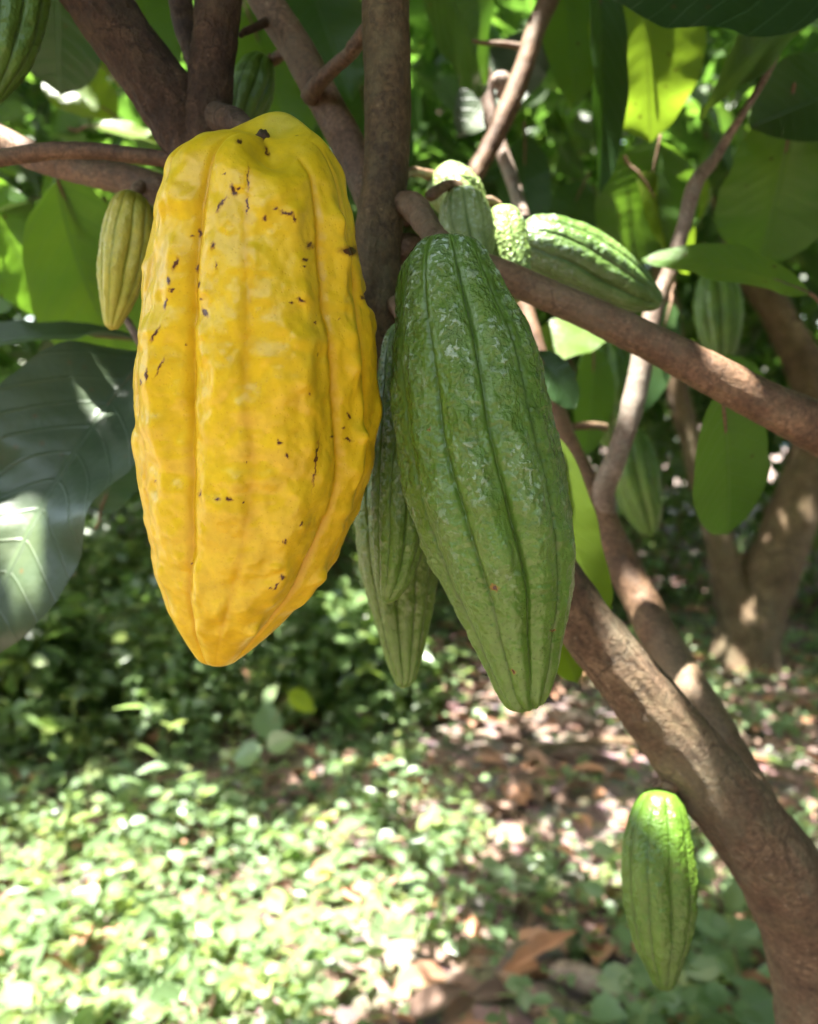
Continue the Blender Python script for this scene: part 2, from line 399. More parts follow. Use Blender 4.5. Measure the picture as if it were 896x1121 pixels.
# ------------------------------------------------------------------ sun gaps: everything above is projected along the sun to z = 0
SX, SY = SUN.x / SUN.z, SUN.y / SUN.z
def sproj(p):
    p = np.asarray(p, float); return np.stack([p[..., 0] - SX * p[..., 2], p[..., 1] - SY * p[..., 2]], -1)
HOLES = []                                       # (x, y, radius) gaps wanted in the leaves overhead
def hole(px, py, d, r): q = sproj(P(px, py, d)); HOLES.append((q[0], q[1], r))
hole(600, 238, .46, .022); hole(640, 255, .46, .020); hole(575, 235, .45, .018)
hole(490, 200, .44, .022); hole(550, 225, .42, .018); hole(520, 205, .43, .018); hole(470, 205, .44, .014)
hole(540, 110, .70, .018); hole(565, 190, .70, .02); hole(541, 85, .68, .022)
hole(704, 395, .56, .010); hole(716, 345, .56, .007); hole(800, 408, .39, .002); hole(724, 785, .403, .010); hole(748, 826, .408, .007); hole(704, 750, .40, .004)
hole(14, 575, .43, .007); hole(24, 604, .43, .005)
hole(712, 868, .43, .001)
hole(714, 140, .66, .016); hole(745, 85, .66, .007); hole(684, 100, .67, .008)
hole(615, 375, .62, .03); hole(5, 235, .66, .015); hole(80, 105, .75, .012); hole(130, 150, .7, .014); hole(60, 70, .8, .02)
hole(875, 190, .8, .03); hole(745, 250, .73, .012); hole(150, 172, .72, .02); hole(60, 320, .8, .02); hole(450, 60, .62, .008); hole(10, 148, .43, .002); hole(565, 60, .6, .008)
HA = np.array(HOLES)
def lit_weight(q):
    """wanted share of sun on the ground (0..1) around ground point q"""
    x, y = q[..., 0], q[..., 1]
    nn = fbm(np.stack([x * 3.1, y * 3.1, x * 0 + 1.2], -1), 3, 35) * .35
    wgt = sstep(1.15, .75, ((x + .62) / .78) ** 2 + ((y - 1.68) / .52) ** 2 + nn)
    wgt = np.maximum(wgt, .8 * sstep(1.1, .7, ((x - .05) / .36) ** 2 + ((y - 2.2) / .24) ** 2 + nn))
    wgt = np.maximum(wgt, .6 * sstep(1.1, .7, ((x - .3) / .25) ** 2 + ((y - 3.1) / .35) ** 2 + nn))
    wgt = np.maximum(wgt, .9 * sstep(1.1, .7, ((x + .75) / .13) ** 2 + ((y - 3.4) / .16) ** 2 + nn))
    n3 = fbm(np.stack([x * 5, y * 4, x * 0 + 7.7], -1), 2, 39)
    wgt = np.maximum(wgt, .75 * sstep(.05, .3, n3) * (x > .05) * (x < 1.9) * (y > 1.35) * (y < 3.5))
    wgt = np.maximum(wgt, .65 * sstep(.12, .35, n3) * (x <= .05) * (x > -2) * (y > 2.5) * (y < 4.4))
    wgt = np.where(y < 1.15, 0, wgt)
    n = fbm(np.stack([x * 1.7, y * 1.3, x * 0 + 4.2], -1), 3, 31)
    far = sstep(.36, .55, n) * .6 * (y > 1.6)
    return np.clip(np.maximum(wgt, far), 0, 1)
def keep_mask(V):
    """V (n leaves, m verts, 3) -> True where the leaf stays"""
    q = sproj(V); c = q.mean(1)
    k = np.ones(len(V), bool)
    near = (np.abs(c[:, 0]) < 1.6) & (c[:, 1] > -.6) & (c[:, 1] < 2.0)
    ids = np.where(near)[0]
    if len(ids):
        qi = q[ids]; m3 = qi.shape[1] // 3
        rows = qi[:, :m3 * 3].reshape(len(ids), m3, 3, 2)
        mid = (rows[:, 1:] + rows[:, :-1]) / 2; al = np.concatenate([rows, mid], 1)
        al = np.concatenate([al, (al[:, :, 1:] + al[:, :, :-1]) / 2], 2).reshape(len(ids), -1, 2)
        ext = np.linalg.norm(qi[:, 0] - qi[:, -1], axis=-1) * .09 + .002
        for hx, hy, hr in HOLES:
            d = np.hypot(al[..., 0] - hx, al[..., 1] - hy).min(1)
            k[ids] &= ~(d < hr + ext)
    lw = lit_weight(c)
    k &= RNG.random(len(V)) > lw * .985
    return k

# ------------------------------------------------------------------ leaves
def leaf_template(nu=4, nv=2, fold=.25, droop=.35, point=1.0, wave=.0):
    """unit leaf: base at the origin, tip at +Y, normal +Z, width 1 (half = .5)"""
    t = np.linspace(0, 1, nu + 1); s = np.linspace(-1, 1, 2 * nv + 1)
    wd = np.sin(np.pi * np.clip(t, 0, 1) ** .85) ** .8 * (1 - .25 * t ** 3)
    wd = np.where(t > .86, np.minimum(wd, (1 - t) * 2.2 * point), wd)
    wd[0] = .02; wd[-1] = .0
    X = s[None, :] * wd[:, None] * .5
    Y = t[:, None] + 0 * s[None, :]
    Z = np.abs(s[None, :]) * wd[:, None] * fold * .5 - droop * t[:, None] ** 2 + wave * np.sin(t[:, None] * 17 + np.sign(s)[None, :]) * np.abs(s[None, :]) ** 2 * wd[:, None] * .12
    V = np.stack([X, Y, Z + 0 * X], -1).reshape(-1, 3)
    uv = np.stack([(s[None, :] * .5 * wd[:, None] + .5) + 0 * Y, Y], -1).reshape(-1, 2)
    return V, grid_faces(nu + 1, 2 * nv + 1, False), uv

def scatter(pos, dirs, normals, length, width, tmpl, tints=None, mask=True):
    """vectorised leaves -> V, F, uv, tint"""
    T, Fq, uv = tmpl
    y = nrm(dirs); z = nrm(normals - y * (normals * y).sum(-1, keepdims=True)); x = np.cross(y, z)
    length = np.asarray(length)[:, None, None]; width = np.asarray(width)[:, None, None]
    V = pos[:, None] + x[:, None] * T[None, :, :1] * width + y[:, None] * T[None, :, 1:2] * length + z[:, None] * T[None, :, 2:3] * length * .6
    if tints is None: tints = RNG.random(len(pos))
    if mask:
        k = keep_mask(V); V = V[k]; tints = tints[k]
    n, m = V.shape[:2]
    if n == 0: return None
    Fa = (Fq[None] + (np.arange(n) * m)[:, None, None]).reshape(-1, 4)
    return V.reshape(-1, 3), Fa, np.tile(uv, (n, 1)), np.repeat(tints, m)
TL = leaf_template(4, 1, .3, .3)   # 5 x 3 vertices
TLs = leaf_template(3, 1, .3, .2)
def rand_dirs(n, zmin=-1, zmax=1):
    z = RNG.uniform(zmin, zmax, n); a = RNG.uniform(0, 2 * np.pi, n); r = np.sqrt(1 - z * z)
    return np.stack([r * np.cos(a), r * np.sin(a), z], -1)

def crown_leaves(b, centres, rad, per, L=(.16, .26), tmpl=TL, mask=True, flat=.7, wr=.36):
    """tufts of drooping leaves round each twig end"""
    n = len(centres) * per
    c = np.repeat(centres, per, 0)
    off = rand_dirs(n) * (RNG.random(n) ** .5)[:, None] * rad; off[:, 2] *= flat
    d = rand_dirs(n, -.75, .35)
    d = nrm(d + nrm(off + 1e-6) * .5)
    nn = rand_dirs(n, .3, 1)
    ln = RNG.uniform(*L, n)
    base_t = np.clip(np.repeat(RNG.normal(.45, .22, len(centres)), per) + RNG.normal(0, .13, n), 0, 1)
    r = scatter(c + off, d, nn, ln, ln * RNG.uniform(wr * .85, wr * 1.15, n), tmpl, base_t, mask)
    if r: b.add(*r)

# ------------------------------------------------------------------ ground
def ground():
    xs = np.concatenate([[-300, -80, -25, -12], np.linspace(-7, 7, 220), [12, 25, 80, 300]])
    ys = np.concatenate([[-300, -60, -15, -4], np.linspace(-1, 13, 220), [20, 40, 90, 300]])
    X, Y = np.meshgrid(xs, ys)
    near = np.exp(-((X / 9) ** 2 + ((Y - 4) / 11) ** 2) ** 3)
    Z = (.05 * fbm(np.stack([X * .5, Y * .5, X * 0], -1), 3, 3) + .012 * fbm(np.stack([X * 5, Y * 5, X * 0], -1), 3, 8)) * near - .02
    V = np.stack([X, Y, Z], -1).reshape(-1, 3)
    m, nt, N, L = new_mat('soil')
    co = objco(N, L)
    a = node(N, 'ShaderNodeTexNoise'); a.inputs['Scale'].default_value = 4; a.inputs['Detail'].default_value = 9; a.inputs['Roughness'].default_value = .7
    v = node(N, 'ShaderNodeTexVoronoi'); v.inputs['Scale'].default_value = 22; v.inputs['Randomness'].default_value = 1
    v2 = node(N, 'ShaderNodeTexNoise'); v2.inputs['Scale'].default_value = 60; v2.inputs['Detail'].default_value = 6
    for n in (a, v, v2): L.new(co, n.inputs['Vector'])
    c = ramp(N, L, a.outputs[0], [(.3, (.07, .046, .034)), (.5, (.14, .093, .07)), (.7, (.24, .165, .13))])
    col = mixc(N, L, .35, c.outputs[0], v.outputs['Color'], 'SOFT_LIGHT')
    b = node(N, 'ShaderNodeBsdfPrincipled'); b.inputs['Roughness'].default_value = .95; b.inputs['Specular IOR Level'].default_value = .2
    hs = node(N, 'ShaderNodeHueSaturation'); hs.inputs['Saturation'].default_value = .75; L.new(col, hs.inputs['Color'])
    L.new(hs.outputs[0], b.inputs['Base Color'])
    h = math_(N, L, 'ADD', v.outputs['Distance'], math_(N, L, 'MULTIPLY', v2.outputs[0], .6))
    bp = node(N, 'ShaderNodeBump'); bp.inputs['Strength'].default_value = .8; bp.inputs['Distance'].default_value = .02
    L.new(h, bp.inputs['Height']); L.new(bp.outputs[0], b.inputs['Normal'])
    o = node(N, 'ShaderNodeOutputMaterial'); L.new(b.outputs[0], o.inputs[0])
    g = link('ground', mesh_np('ground', V, grid_faces(len(ys), len(xs), False)), m)
    tag(g, kind='structure')
ground()

# ------------------------------------------------------------------ pods
def pod(name, spine, mat, furrows, label, cat='cacao pod', group=None, nu=260, nv=360, lumps=(), face=None, top=None,
        bumps=(.02, .035, .012), warp=1.0, stains=(), stalk=None, stalk_mat='stalk_green', wax_glint=0.0, green=None, seed=0, tiplobe=0., bump_scale=(2.6, 6.0, 14.0), holes=()):
    """spine: [(px, py, depth, radius_px)] top to bottom; furrows: [(angle deg, depth, width deg)], angle 0 faces the camera, + is right.
    Vertices in world space, real size and full roundness."""
    q = np.array([[*P(a, b, d), r * d / F] for a, b, d, r in spine])
    dm = float(np.mean([s[2] for s in spine]))
    rmax = q[:, 3].max()
    vv = np.linspace(0, 1, nu)
    vv = .5 - .5 * np.cos(np.pi * vv) * (.35 + .65 * 1) if False else (vv * .55 + .45 * (.5 - .5 * np.cos(np.pi * vv)))
    dense = catmull(q, 1400)
    idx = vv * 1399; i0 = np.floor(idx).astype(int).clip(0, 1398); fr = (idx - i0)[:, None]
    qq = dense[i0] * (1 - fr) + dense[i0 + 1] * fr
    c, r = qq[:, :3], np.maximum(qq[:, 3], 0); r[0] = r[-1] = 0
    T = nrm(np.gradient(c, axis=0)); T = nrm(T)
    # smooth the tangents so that rings do not cross
    Tm = nrm(c[-1] - c[0]); T = nrm(T * .5 + Tm * .5)
    tocam = nrm(CAMP - c.mean(0)) if face is None else nrm(face)
    Nn = nrm(tocam - T * (T @ tocam)[:, None]); Bb = np.cross(Nn, T)
    if Bb[0] @ RT < 0 and face is None: Bb = -Bb
    s = np.linspace(-1, 1, nv, endpoint=False); th = np.pi * (s * .62 + .38 * s ** 3)        # denser at the front
    deg = np.degrees(th)[None, :] + warp * 3.0 * vnoise(np.stack([vv * 3.2, vv * 0 + seed, vv * 0], -1), seed)[:, None] * (1 + .4 * np.sin(th)[None, :])
    e = np.minimum(vv / .10, (1 - vv) / .12).clip(0, 1) ** .7
    fur = np.zeros((nu, nv)); rel = np.zeros((nu, nv)); soft = np.zeros((nu, nv))
    for fi, (a, dep, wdt) in enumerate(furrows):
        j = 1.6 * vnoise(np.stack([vv * 7, vv * 0 + fi * 5.1, vv * 0 + seed], -1), 3)[:, None]
        dd = np.abs((deg + j - a + 180) % 360 - 180)
        amp = (1 + .35 * vnoise(np.stack([vv * 5, vv * 0 + fi * 2.3, vv * 0], -1), seed + 2))[:, None]
        broad = np.exp(-(dd / (wdt * 1.7)) ** 2)
        sharp = np.exp(-(dd / (wdt * .33)) ** 2)
        rel -= dep * amp * (.75 * broad + .3 * sharp)
        fur = np.maximum(fur, sharp * min(1, dep * 14))
        soft = np.maximum(soft, broad)
    rel = rel - .75 * rel.max(axis=1, keepdims=True)
    D = Nn[:, None] * np.cos(th)[None, :, None] + Bb[:, None] * np.sin(th)[None, :, None]
    base = c[:, None] + D * r[:, None, None]
    p = base / rmax
    st = np.array([1.0, 1.0, .75])
    b1 = fbm(p * bump_scale[0] * st + seed * 5.3, 2, seed)
    b2 = vnoise(p * bump_scale[1] * st + seed * 2.9, seed + 20)
    b3 = fbm(p * bump_scale[2] + seed, 2, seed + 40)
    b2 = np.where(b2 > 0, b2 ** 1.0, b2 * .6)
    rough = (bumps[0] * b1 + bumps[1] * b2 * (1 - .5 * soft) + bumps[2] * b3)
    rr = r[:, None] * (1 + rel * e[:, None] ** .5) + rmax * rough * np.clip((r[:, None] / rmax - .15) * 1.3, 0, 1) * (r[:, None] > 0)
    for (a, v0, sa, sv, h) in lumps:                    # big single warts or dents: angle, v, sizes, height
        da = ((deg - a + 180) % 360 - 180) / sa
        rr = rr + rmax * h * np.exp(-da ** 2 - ((vv[:, None] - v0) / sv) ** 2)
    V = c[:, None] + D * rr[..., None]
    if top is not None:                                 # shoulders rising beside the stalk: list of (angle, width deg, height px)
        prof = np.exp(-((r / rmax - .42) / .26) ** 2) * (vv < .3)
        for (a, sa, h) in top:
            da = ((np.degrees(th)[None, :] - a + 180) % 360 - 180) / sa
            V = V - Tm * (h * dm / F * prof[:, None] * np.exp(-da ** 2))[..., None]
    if tiplobe:
        prof = np.exp(-((r / rmax - .30) / .16) ** 2) * (vv > .8)
        V = V + Tm * (tiplobe * rmax * prof[:, None] * (.5 - soft))[..., None]
    V = V.reshape(-1, 3)
    # stains: (px, py, radius px) on the side that faces the camera
    stn = np.zeros(nu * nv)
    if len(stains):
        rel_ = V - CAMP; dpt = rel_ @ FWD
        X = rel_ @ RT / dpt * F + 448; Y = -(rel_ @ UP) / dpt * F + 560.5
        front = (np.abs(th)[None, :] < 1.75).repeat(nu, 0).ravel()
        jn = np.stack([X / 4.0, Y / 4.0, X * 0 + 3], -1)
        X = X + 1.5 * vnoise(jn, 61) + 1.0 * vnoise(jn * 2.3, 63); Y = Y + 1.5 * vnoise(jn, 62) + 1.0 * vnoise(jn * 2.3, 64)
        for (sx, sy, sr, sl, sang) in stains:
            dx, dy = X - sx, Y - sy; ca, sa_ = math.cos(R(sang)), math.sin(R(sang))
            u_, v_ = dx * ca + dy * sa_, -dx * sa_ + dy * ca
            stn = np.maximum(stn, np.exp(-(u_ / sl) ** 2 - (v_ / sr) ** 2) * front)
    gr = np.zeros(nu * nv)
    if green:
        for (a, sa, v0, sv, amt) in green:
            da = ((np.degrees(th)[None, :] - a + 180) % 360 - 180) / sa
            gr = np.maximum(gr, (amt * np.exp(-da ** 2 - ((vv[:, None] - v0) / sv) ** 2)).ravel())
    wx = (wax_glint * np.clip(1.25 - 1.5 * vv[:, None], 0.05, 1) * (1 - np.clip(soft, 0, 1)) ** .7 * (1 - fur)).ravel() if wax_glint else np.zeros(nu * nv)  # painted glints, strongest at the top and away from the furrows
    me = mesh_np(name, V, grid_faces(nu, nv)[:, ::-1], True, None, {'furrow': (fur * e[:, None]).ravel(), 'stain': stn, 'wax_glint': wx, 'green': gr})
    t = thing('cacao_pod', q[0, :3], label, cat, group)
    link('husk', me, M[mat], t)
    if stalk:
        pts = [[*P(a, b, d), rr_ * d / F] for a, b, d, rr_ in stalk]
        V, Fq = tube(pts, .0012, 28, .14, seed + 3, lump=.15)
        link('stalk', mesh_np('stalk', V, Fq), M[stalk_mat], t)
    return t

def ten(a0, deep=.10, shallow=.05, w=10, w2=8):
    return [(a0 + 36 * k, deep if k % 2 == 0 else shallow, w if k % 2 == 0 else w2) for k in range(10)]

# the big yellow one
YD = .290
ysp = [(284, 152, 0), (283, 154, 30), (281, 160, 52), (279, 170, 72), (277, 190, 92), (276, 220, 104), (276, 260, 113),
       (278, 310, 121), (279.5, 360, 128), (280.5, 410, 132), (279, 450, 131), (276, 500, 125), (270, 550, 116), (262, 600, 101),
       (252, 640, 82), (244, 670, 64), (238, 695, 45), (235, 712, 30), (235, 722, 19), (236, 728, 0)]
ysp = [(a + 5, b, .272 + .045 * (b - 152) / 576, r) for a, b, r in ysp]
stn = [(256, 208, 2.5, 6, 70), (245, 220, 2, 6, 120), (240, 228, 1.6, 6, 125), (262, 206, 1.5, 3, 0), (290, 239, 3, 3, 0), (314, 233, 2.5, 7, 10), (322, 240, 1.6, 5, 80), (303, 228, 1.2, 3, 0),
       (339, 269, 3.6, 4, 0), (334, 284, 2, 3, 0), (333, 292, 1.2, 2, 0), (233, 269, 2, 5, 100), (219, 256, 1.5, 4, 90), (211, 258, 1.2, 2, 0), (217, 293, 2, 4, 90), (218, 312, 2, 4.5, 100), (220, 327, 1.2, 2, 0), (225, 342, 2, 4.5, 60),
       (237, 290, 1.2, 4, 95), (192, 289, 2.2, 7, 105), (184, 307, 2, 3.5, 80), (181, 333, 1.5, 6, 100), (170, 366, 1.6, 9, 118), (175, 402, 1.4, 11, 118), (188, 318, 1, 2, 0), (330, 329, 1.6, 5, 20), (319, 331, 1.2, 2, 0), (345, 354, 1.6, 1.8, 0), (398, 326, 1.8, 2.5, 0),
       (384, 275, 4.5, 10, 4), (239, 546, 1.4, 3, 0), (251, 546, 1.6, 3, 0), (219, 540, 1.2, 3, 90), (306, 484, 1.8, 2.5, 30), (314, 499, 1.8, 3, 30), (382, 455, 1.6, 2.5, 90), (381, 481, 1.6, 4, 10), (363, 479, 1.6, 2.2, 0), (377, 468, 1.2, 2.2, 0), (339, 431, 1.4, 3, 60),
       (346, 507, 1.3, 26, 98), (312, 594, 1.5, 3, 90), (309, 632, 2.6, 3, 110), (303, 642, 1.2, 5, 120), (297, 644, 1, 2, 0), (209, 618, 1.3, 1.3, 0), (330, 574, 1, 4, 110), (171, 527, 1.2, 1.2, 0), (266, 550, 1.1, 1.1, 0), (271, 506, 1, 1, 0), (160, 410, 1.5, 6, 90), (154, 418, 1.2, 3, 90),
       (221, 143, 1.2, 1.2, 0), (262, 155, 2, 2.5, 0), (246, 190, 1, 1.5, 0), (271, 225, .9, 9, 90), (272, 195, .9, 12, 90), (371, 350, 1, 1, 0), (204, 378, 1, 1, 0), (292, 166, 2, 5, 60)]
wr = np.random.default_rng(41)
warts = [(a + wr.uniform(-4, 4) + (4 if k % 2 else -4), v + wr.uniform(-.02, .02), wr.uniform(3.6, 6.5), wr.uniform(.014, .024), wr.uniform(.014, .038) * (-.7 if wr.random() < .2 else 1))
         for k, a in enumerate((-58, -47, -22, -12, 6, 16, 28, 52, 60)) for v in np.arange(.13, .88, .062)]
pod('yellow_pod', ysp, 'husk_yellow',
    [(-35, .17, 8), (40, .13, 9), (111, .12, 11), (183, .12, 11), (255, .12, 10), (-4, .045, 8), (67, .085, 8), (147, .05, 8), (219, .05, 8), (-68, .05, 7)],
    'large ripe yellow cacao pod with brown flecks hanging in front', nu=620, nv=760, bumps=(.028, .058, .012), bump_scale=(1.8, 5.0, 10.0), seed=3, warp=1.0,
    lumps=warts + [(5, .42, 11, .03, .03), (30, .33, 8, .02, .03), (-3, .50, 8, .016, .02), (24, .64, 4.5, .011, .035), (14, .72, 4, .008, .03), (92, .26, 8, .012, -.09), (20, .56, 7, .016, -.03), (-20, .62, 9, .02, .02), (52, .52, 9, .03, .03), (-52, .5, 8, .025, .03)],
    top=[(158, 60, 46), (-65, 50, 0), (85, 35, 14), (12, 24, -22)],
    stains=stn, green=[(150, 50, .03, .05, .6), (75, 25, .10, .08, .2)],
    stalk=[(238, 128, .350, 16), (258, 133, .336, 13), (272, 140, .318, 9), (283, 146, .296, 8), (288, 152, .278, 9.5), (289, 157, .272, 8)], stalk_mat='bark_dark')

# the big green one
GD = .300
gsp = [(490, 267, GD, 0), (489, 270, GD, 26), (488, 278, GD, 38), (489, 292, GD, 50), (492, 315, GD, 60), (498, 345, GD, 69), (507, 385, GD, 80), (514, 430, GD, 86), (521, 475, GD, 89),
       (530, 520, GD, 90), (541, 565, GD, 87), (553, 610, GD, 80), (562, 650, GD, 69), (567, 690, GD, 55), (572, 725, GD, 43), (574, 748, GD, 34), (576, 762, GD, 27), (580, 772, GD, 17), (583, 777, GD, 0)]
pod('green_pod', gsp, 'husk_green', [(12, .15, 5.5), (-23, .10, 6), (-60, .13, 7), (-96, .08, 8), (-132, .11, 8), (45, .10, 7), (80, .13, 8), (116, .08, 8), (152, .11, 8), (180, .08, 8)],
    'large green cacao pod with painted pale glints on its waxy skin beside the yellow pod', nu=520, nv=640, bumps=(.02, .034, .016), bump_scale=(2.4, 6, 17), seed=5, warp=.8, wax_glint=1.0, tiplobe=.07,
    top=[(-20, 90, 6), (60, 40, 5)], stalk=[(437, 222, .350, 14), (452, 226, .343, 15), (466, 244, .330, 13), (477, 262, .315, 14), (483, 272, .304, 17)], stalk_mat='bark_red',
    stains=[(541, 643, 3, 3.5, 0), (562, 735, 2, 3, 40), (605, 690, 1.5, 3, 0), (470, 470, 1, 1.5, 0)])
# two green pods behind it
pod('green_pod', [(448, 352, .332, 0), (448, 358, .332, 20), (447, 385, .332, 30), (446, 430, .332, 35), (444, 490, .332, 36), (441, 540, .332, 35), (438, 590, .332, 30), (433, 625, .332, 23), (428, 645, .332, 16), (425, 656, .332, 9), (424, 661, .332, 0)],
    'husk_green', ten(14, .2, .12, 8, 7), 'slender green cacao pod wedged between the yellow pod and large green pod', nu=300, nv=380, bumps=(.02, .03, .02), bump_scale=(3, 7, 20), seed=9, wax_glint=1.3,
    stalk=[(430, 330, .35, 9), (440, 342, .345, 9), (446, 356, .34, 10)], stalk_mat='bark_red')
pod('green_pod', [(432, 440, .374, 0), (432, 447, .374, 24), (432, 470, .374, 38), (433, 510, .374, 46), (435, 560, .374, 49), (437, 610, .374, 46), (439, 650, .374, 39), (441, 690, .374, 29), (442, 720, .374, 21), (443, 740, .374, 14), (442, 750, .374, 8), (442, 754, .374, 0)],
    'husk_green', ten(-8, .2, .12, 8, 7), 'dull green cacao pod tapering below the slender green pod', nu=280, nv=360, bumps=(.02, .025, .015), bump_scale=(3, 7, 20), seed=12, wax_glint=.5,
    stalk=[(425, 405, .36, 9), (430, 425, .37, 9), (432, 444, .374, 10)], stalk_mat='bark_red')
# pods round the sunlit cluster
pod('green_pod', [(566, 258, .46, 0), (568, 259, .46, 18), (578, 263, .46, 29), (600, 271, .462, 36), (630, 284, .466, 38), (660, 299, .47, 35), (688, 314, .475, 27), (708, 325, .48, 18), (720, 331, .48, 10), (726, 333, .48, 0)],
    'husk_lit', ten(-10, .20, .12, 9, 8), 'ridged green cacao pod lying nearly level, its top in full sun', nu=240, nv=300, bumps=(.02, .03, .015), seed=14, wax_glint=1.0,
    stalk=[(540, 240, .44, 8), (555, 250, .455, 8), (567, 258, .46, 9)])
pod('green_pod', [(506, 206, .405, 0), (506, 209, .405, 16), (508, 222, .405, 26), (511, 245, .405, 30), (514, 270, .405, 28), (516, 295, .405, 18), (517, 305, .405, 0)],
    'husk_pale', ten(5, .12, .07, 9, 8), 'short waxy green cacao pod above the top of the large green pod', nu=200, nv=260, bumps=(.03, .05, .03), seed=17, wax_glint=1.4,
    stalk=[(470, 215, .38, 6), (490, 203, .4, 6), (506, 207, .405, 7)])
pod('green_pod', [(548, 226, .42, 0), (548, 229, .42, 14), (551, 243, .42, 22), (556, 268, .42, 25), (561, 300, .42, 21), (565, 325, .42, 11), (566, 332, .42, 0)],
    'husk_pale', ten(22, .16, .09, 9, 8), 'small cacao pod with bleached sunlit top above the right branch', nu=180, nv=240, bumps=(.03, .05, .03), seed=19, wax_glint=1.0,
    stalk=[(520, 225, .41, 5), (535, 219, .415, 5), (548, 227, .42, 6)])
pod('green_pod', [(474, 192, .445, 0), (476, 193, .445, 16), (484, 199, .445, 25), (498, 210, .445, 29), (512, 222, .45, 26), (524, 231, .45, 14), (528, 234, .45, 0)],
    'husk_pale', ten(0, .14, .08, 9, 8), 'small cacao pod bleached almost white by sun behind the thick red stalk', nu=180, nv=240, bumps=(.03, .05, .03), seed=21, wax_glint=.8,
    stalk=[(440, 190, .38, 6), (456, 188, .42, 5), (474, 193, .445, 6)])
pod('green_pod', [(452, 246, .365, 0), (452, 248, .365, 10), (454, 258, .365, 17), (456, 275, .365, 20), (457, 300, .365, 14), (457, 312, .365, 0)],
    'husk_pale', ten(0, .14, .08, 9, 8), 'tiny waxy cacao pod tucked between the central stem and red stalk', nu=140, nv=180, bumps=(.03, .05, .03), seed=23, wax_glint=1.3,
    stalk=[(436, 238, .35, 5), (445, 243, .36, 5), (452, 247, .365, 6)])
# others
pod('small_pod', [(148, 211, .40, 0), (147, 213, .40, 12), (145, 222, .40, 21), (142, 240, .40, 26), (138, 270, .40, 28), (133, 300, .40, 26), (129, 325, .40, 20), (125, 345, .40, 13), (123, 357, .40, 8), (122, 362, .40, 0)],
    'husk_lime', ten(8, .20, .15, 10, 9), 'small pale yellow-green cacao pod under the left branches', nu=240, nv=320, bumps=(.02, .03, .02), seed=25,
    stalk=[(165, 199, .42, 6), (156, 203, .41, 6), (148, 212, .40, 7)])
pod('small_pod', [(290, 62, .43, 0), (288, 64, .43, 12), (283, 74, .43, 20), (277, 92, .43, 25), (271, 112, .43, 24), (266, 132, .43, 17), (263, 150, .43, 8), (262, 155, .43, 0)],
    'husk_fresh', ten(0, .2, .14, 9, 8), 'small green cacao pod behind the yellow pod, below a crooked brown stub', nu=180, nv=240, bumps=(.02, .03, .02), seed=27,
    stalk=[(322, 62, .42, 5), (308, 60, .425, 6), (300, 66, .43, 6), (291, 64, .43, 6)])
pod('green_pod', [(22, -90, .36, 0), (22, -85, .36, 20), (20, -60, .36, 34), (17, -20, .36, 39), (12, 20, .36, 37), (5, 60, .36, 30), (-4, 92, .36, 18), (-8, 110, .36, 8), (-9, 116, .36, 0)],
    'husk_deep', ten(16, .2, .13, 9, 8), 'deep green ridged cacao pod cut off by the upper left corner', nu=240, nv=320, bumps=(.02, .03, .02), seed=29,
    stalk=[(60, -110, .38, 7), (40, -105, .37, 7), (22, -88, .36, 8)])
pod('green_pod', [(728, 864, .425, 0), (727, 867, .425, 14), (724, 878, .425, 25), (722, 900, .425, 34), (721, 935, .425, 40), (722, 970, .425, 41), (723, 1005, .425, 37), (724, 1035, .425, 29), (726, 1058, .425, 20), (727, 1073, .425, 14), (728, 1081, .425, 8), (728, 1084, .425, 0)],
    'husk_fresh', ten(18, .15, .09, 9, 8), 'single fresh green cacao pod hanging below the thick lower branch', nu=320, nv=420, bumps=(.02, .034, .02), bump_scale=(3, 8, 20), seed=31,
    stalk=[(745, 852, .44, 9), (737, 858, .43, 8), (729, 866, .425, 9)])
for sp, mt, lb, stk, sd_ in (
    ([(690, 470, .85, 0), (690, 474, .85, 14), (692, 495, .85, 24), (697, 525, .85, 27), (704, 555, .85, 22), (711, 580, .85, 11), (713, 588, .85, 0)], 'husk_deep', 'blurred green cacao pod right of the forked grey stem', [(672, 440, .8, 5), (684, 458, .84, 5), (690, 472, .85, 6)], 33),
    ([(662, 360, .8, 0), (662, 364, .8, 16), (663, 390, .8, 28), (665, 425, .8, 31), (668, 460, .8, 25), (671, 485, .8, 12), (672, 494, .8, 0)], 'husk_deep', 'blurred dark green cacao pod between the two arms of the forked stem', [(690, 345, .7, 5), (675, 350, .78, 5), (662, 362, .8, 6)], 35),
    ([(784, 292, .95, 0), (784, 296, .95, 13), (785, 315, .95, 23), (787, 345, .95, 26), (789, 375, .95, 20), (791, 398, .95, 9), (792, 404, .95, 0)], 'husk_deep', 'blurred cacao pod under the level leaf, near the right edge', [(770, 270, .9, 5), (780, 282, .94, 5), (784, 294, .95, 6)], 37)):
    pod('green_pod', sp, mt, ten(5, .2, .12, 9, 8), lb, nu=110, nv=140, bumps=(.02, .04, .02), seed=sd_, stalk=stk)

# ------------------------------------------------------------------ the cacao tree the pods hang from
base = np.array([.335, .60, -.03])
TREE = thing('cacao_tree', base, 'brown cacao tree carrying the pods, its thick branch crossing at lower right', 'tree')
def limb(name, pts, mat, step=.0022, nv=44, rough=.06, seed=0, knobs=(), lump=.07, parent=TREE, fine=1.0, world=None):
    q = [[*P(a, b, d), r * d / F] for a, b, d, r in pts] if world is None else world
    kn = [(P(a, b, d), r * d / F, h * d / F) for a, b, d, r, h in knobs]
    V, Fq = tube(q, step, nv, rough, seed, kn, lump=lump, fine=fine)
    return link(name, mesh_np(name, V, Fq), M[mat], parent)
def pw(a, b, d, r): return [*P(a, b, d), r * d / F]
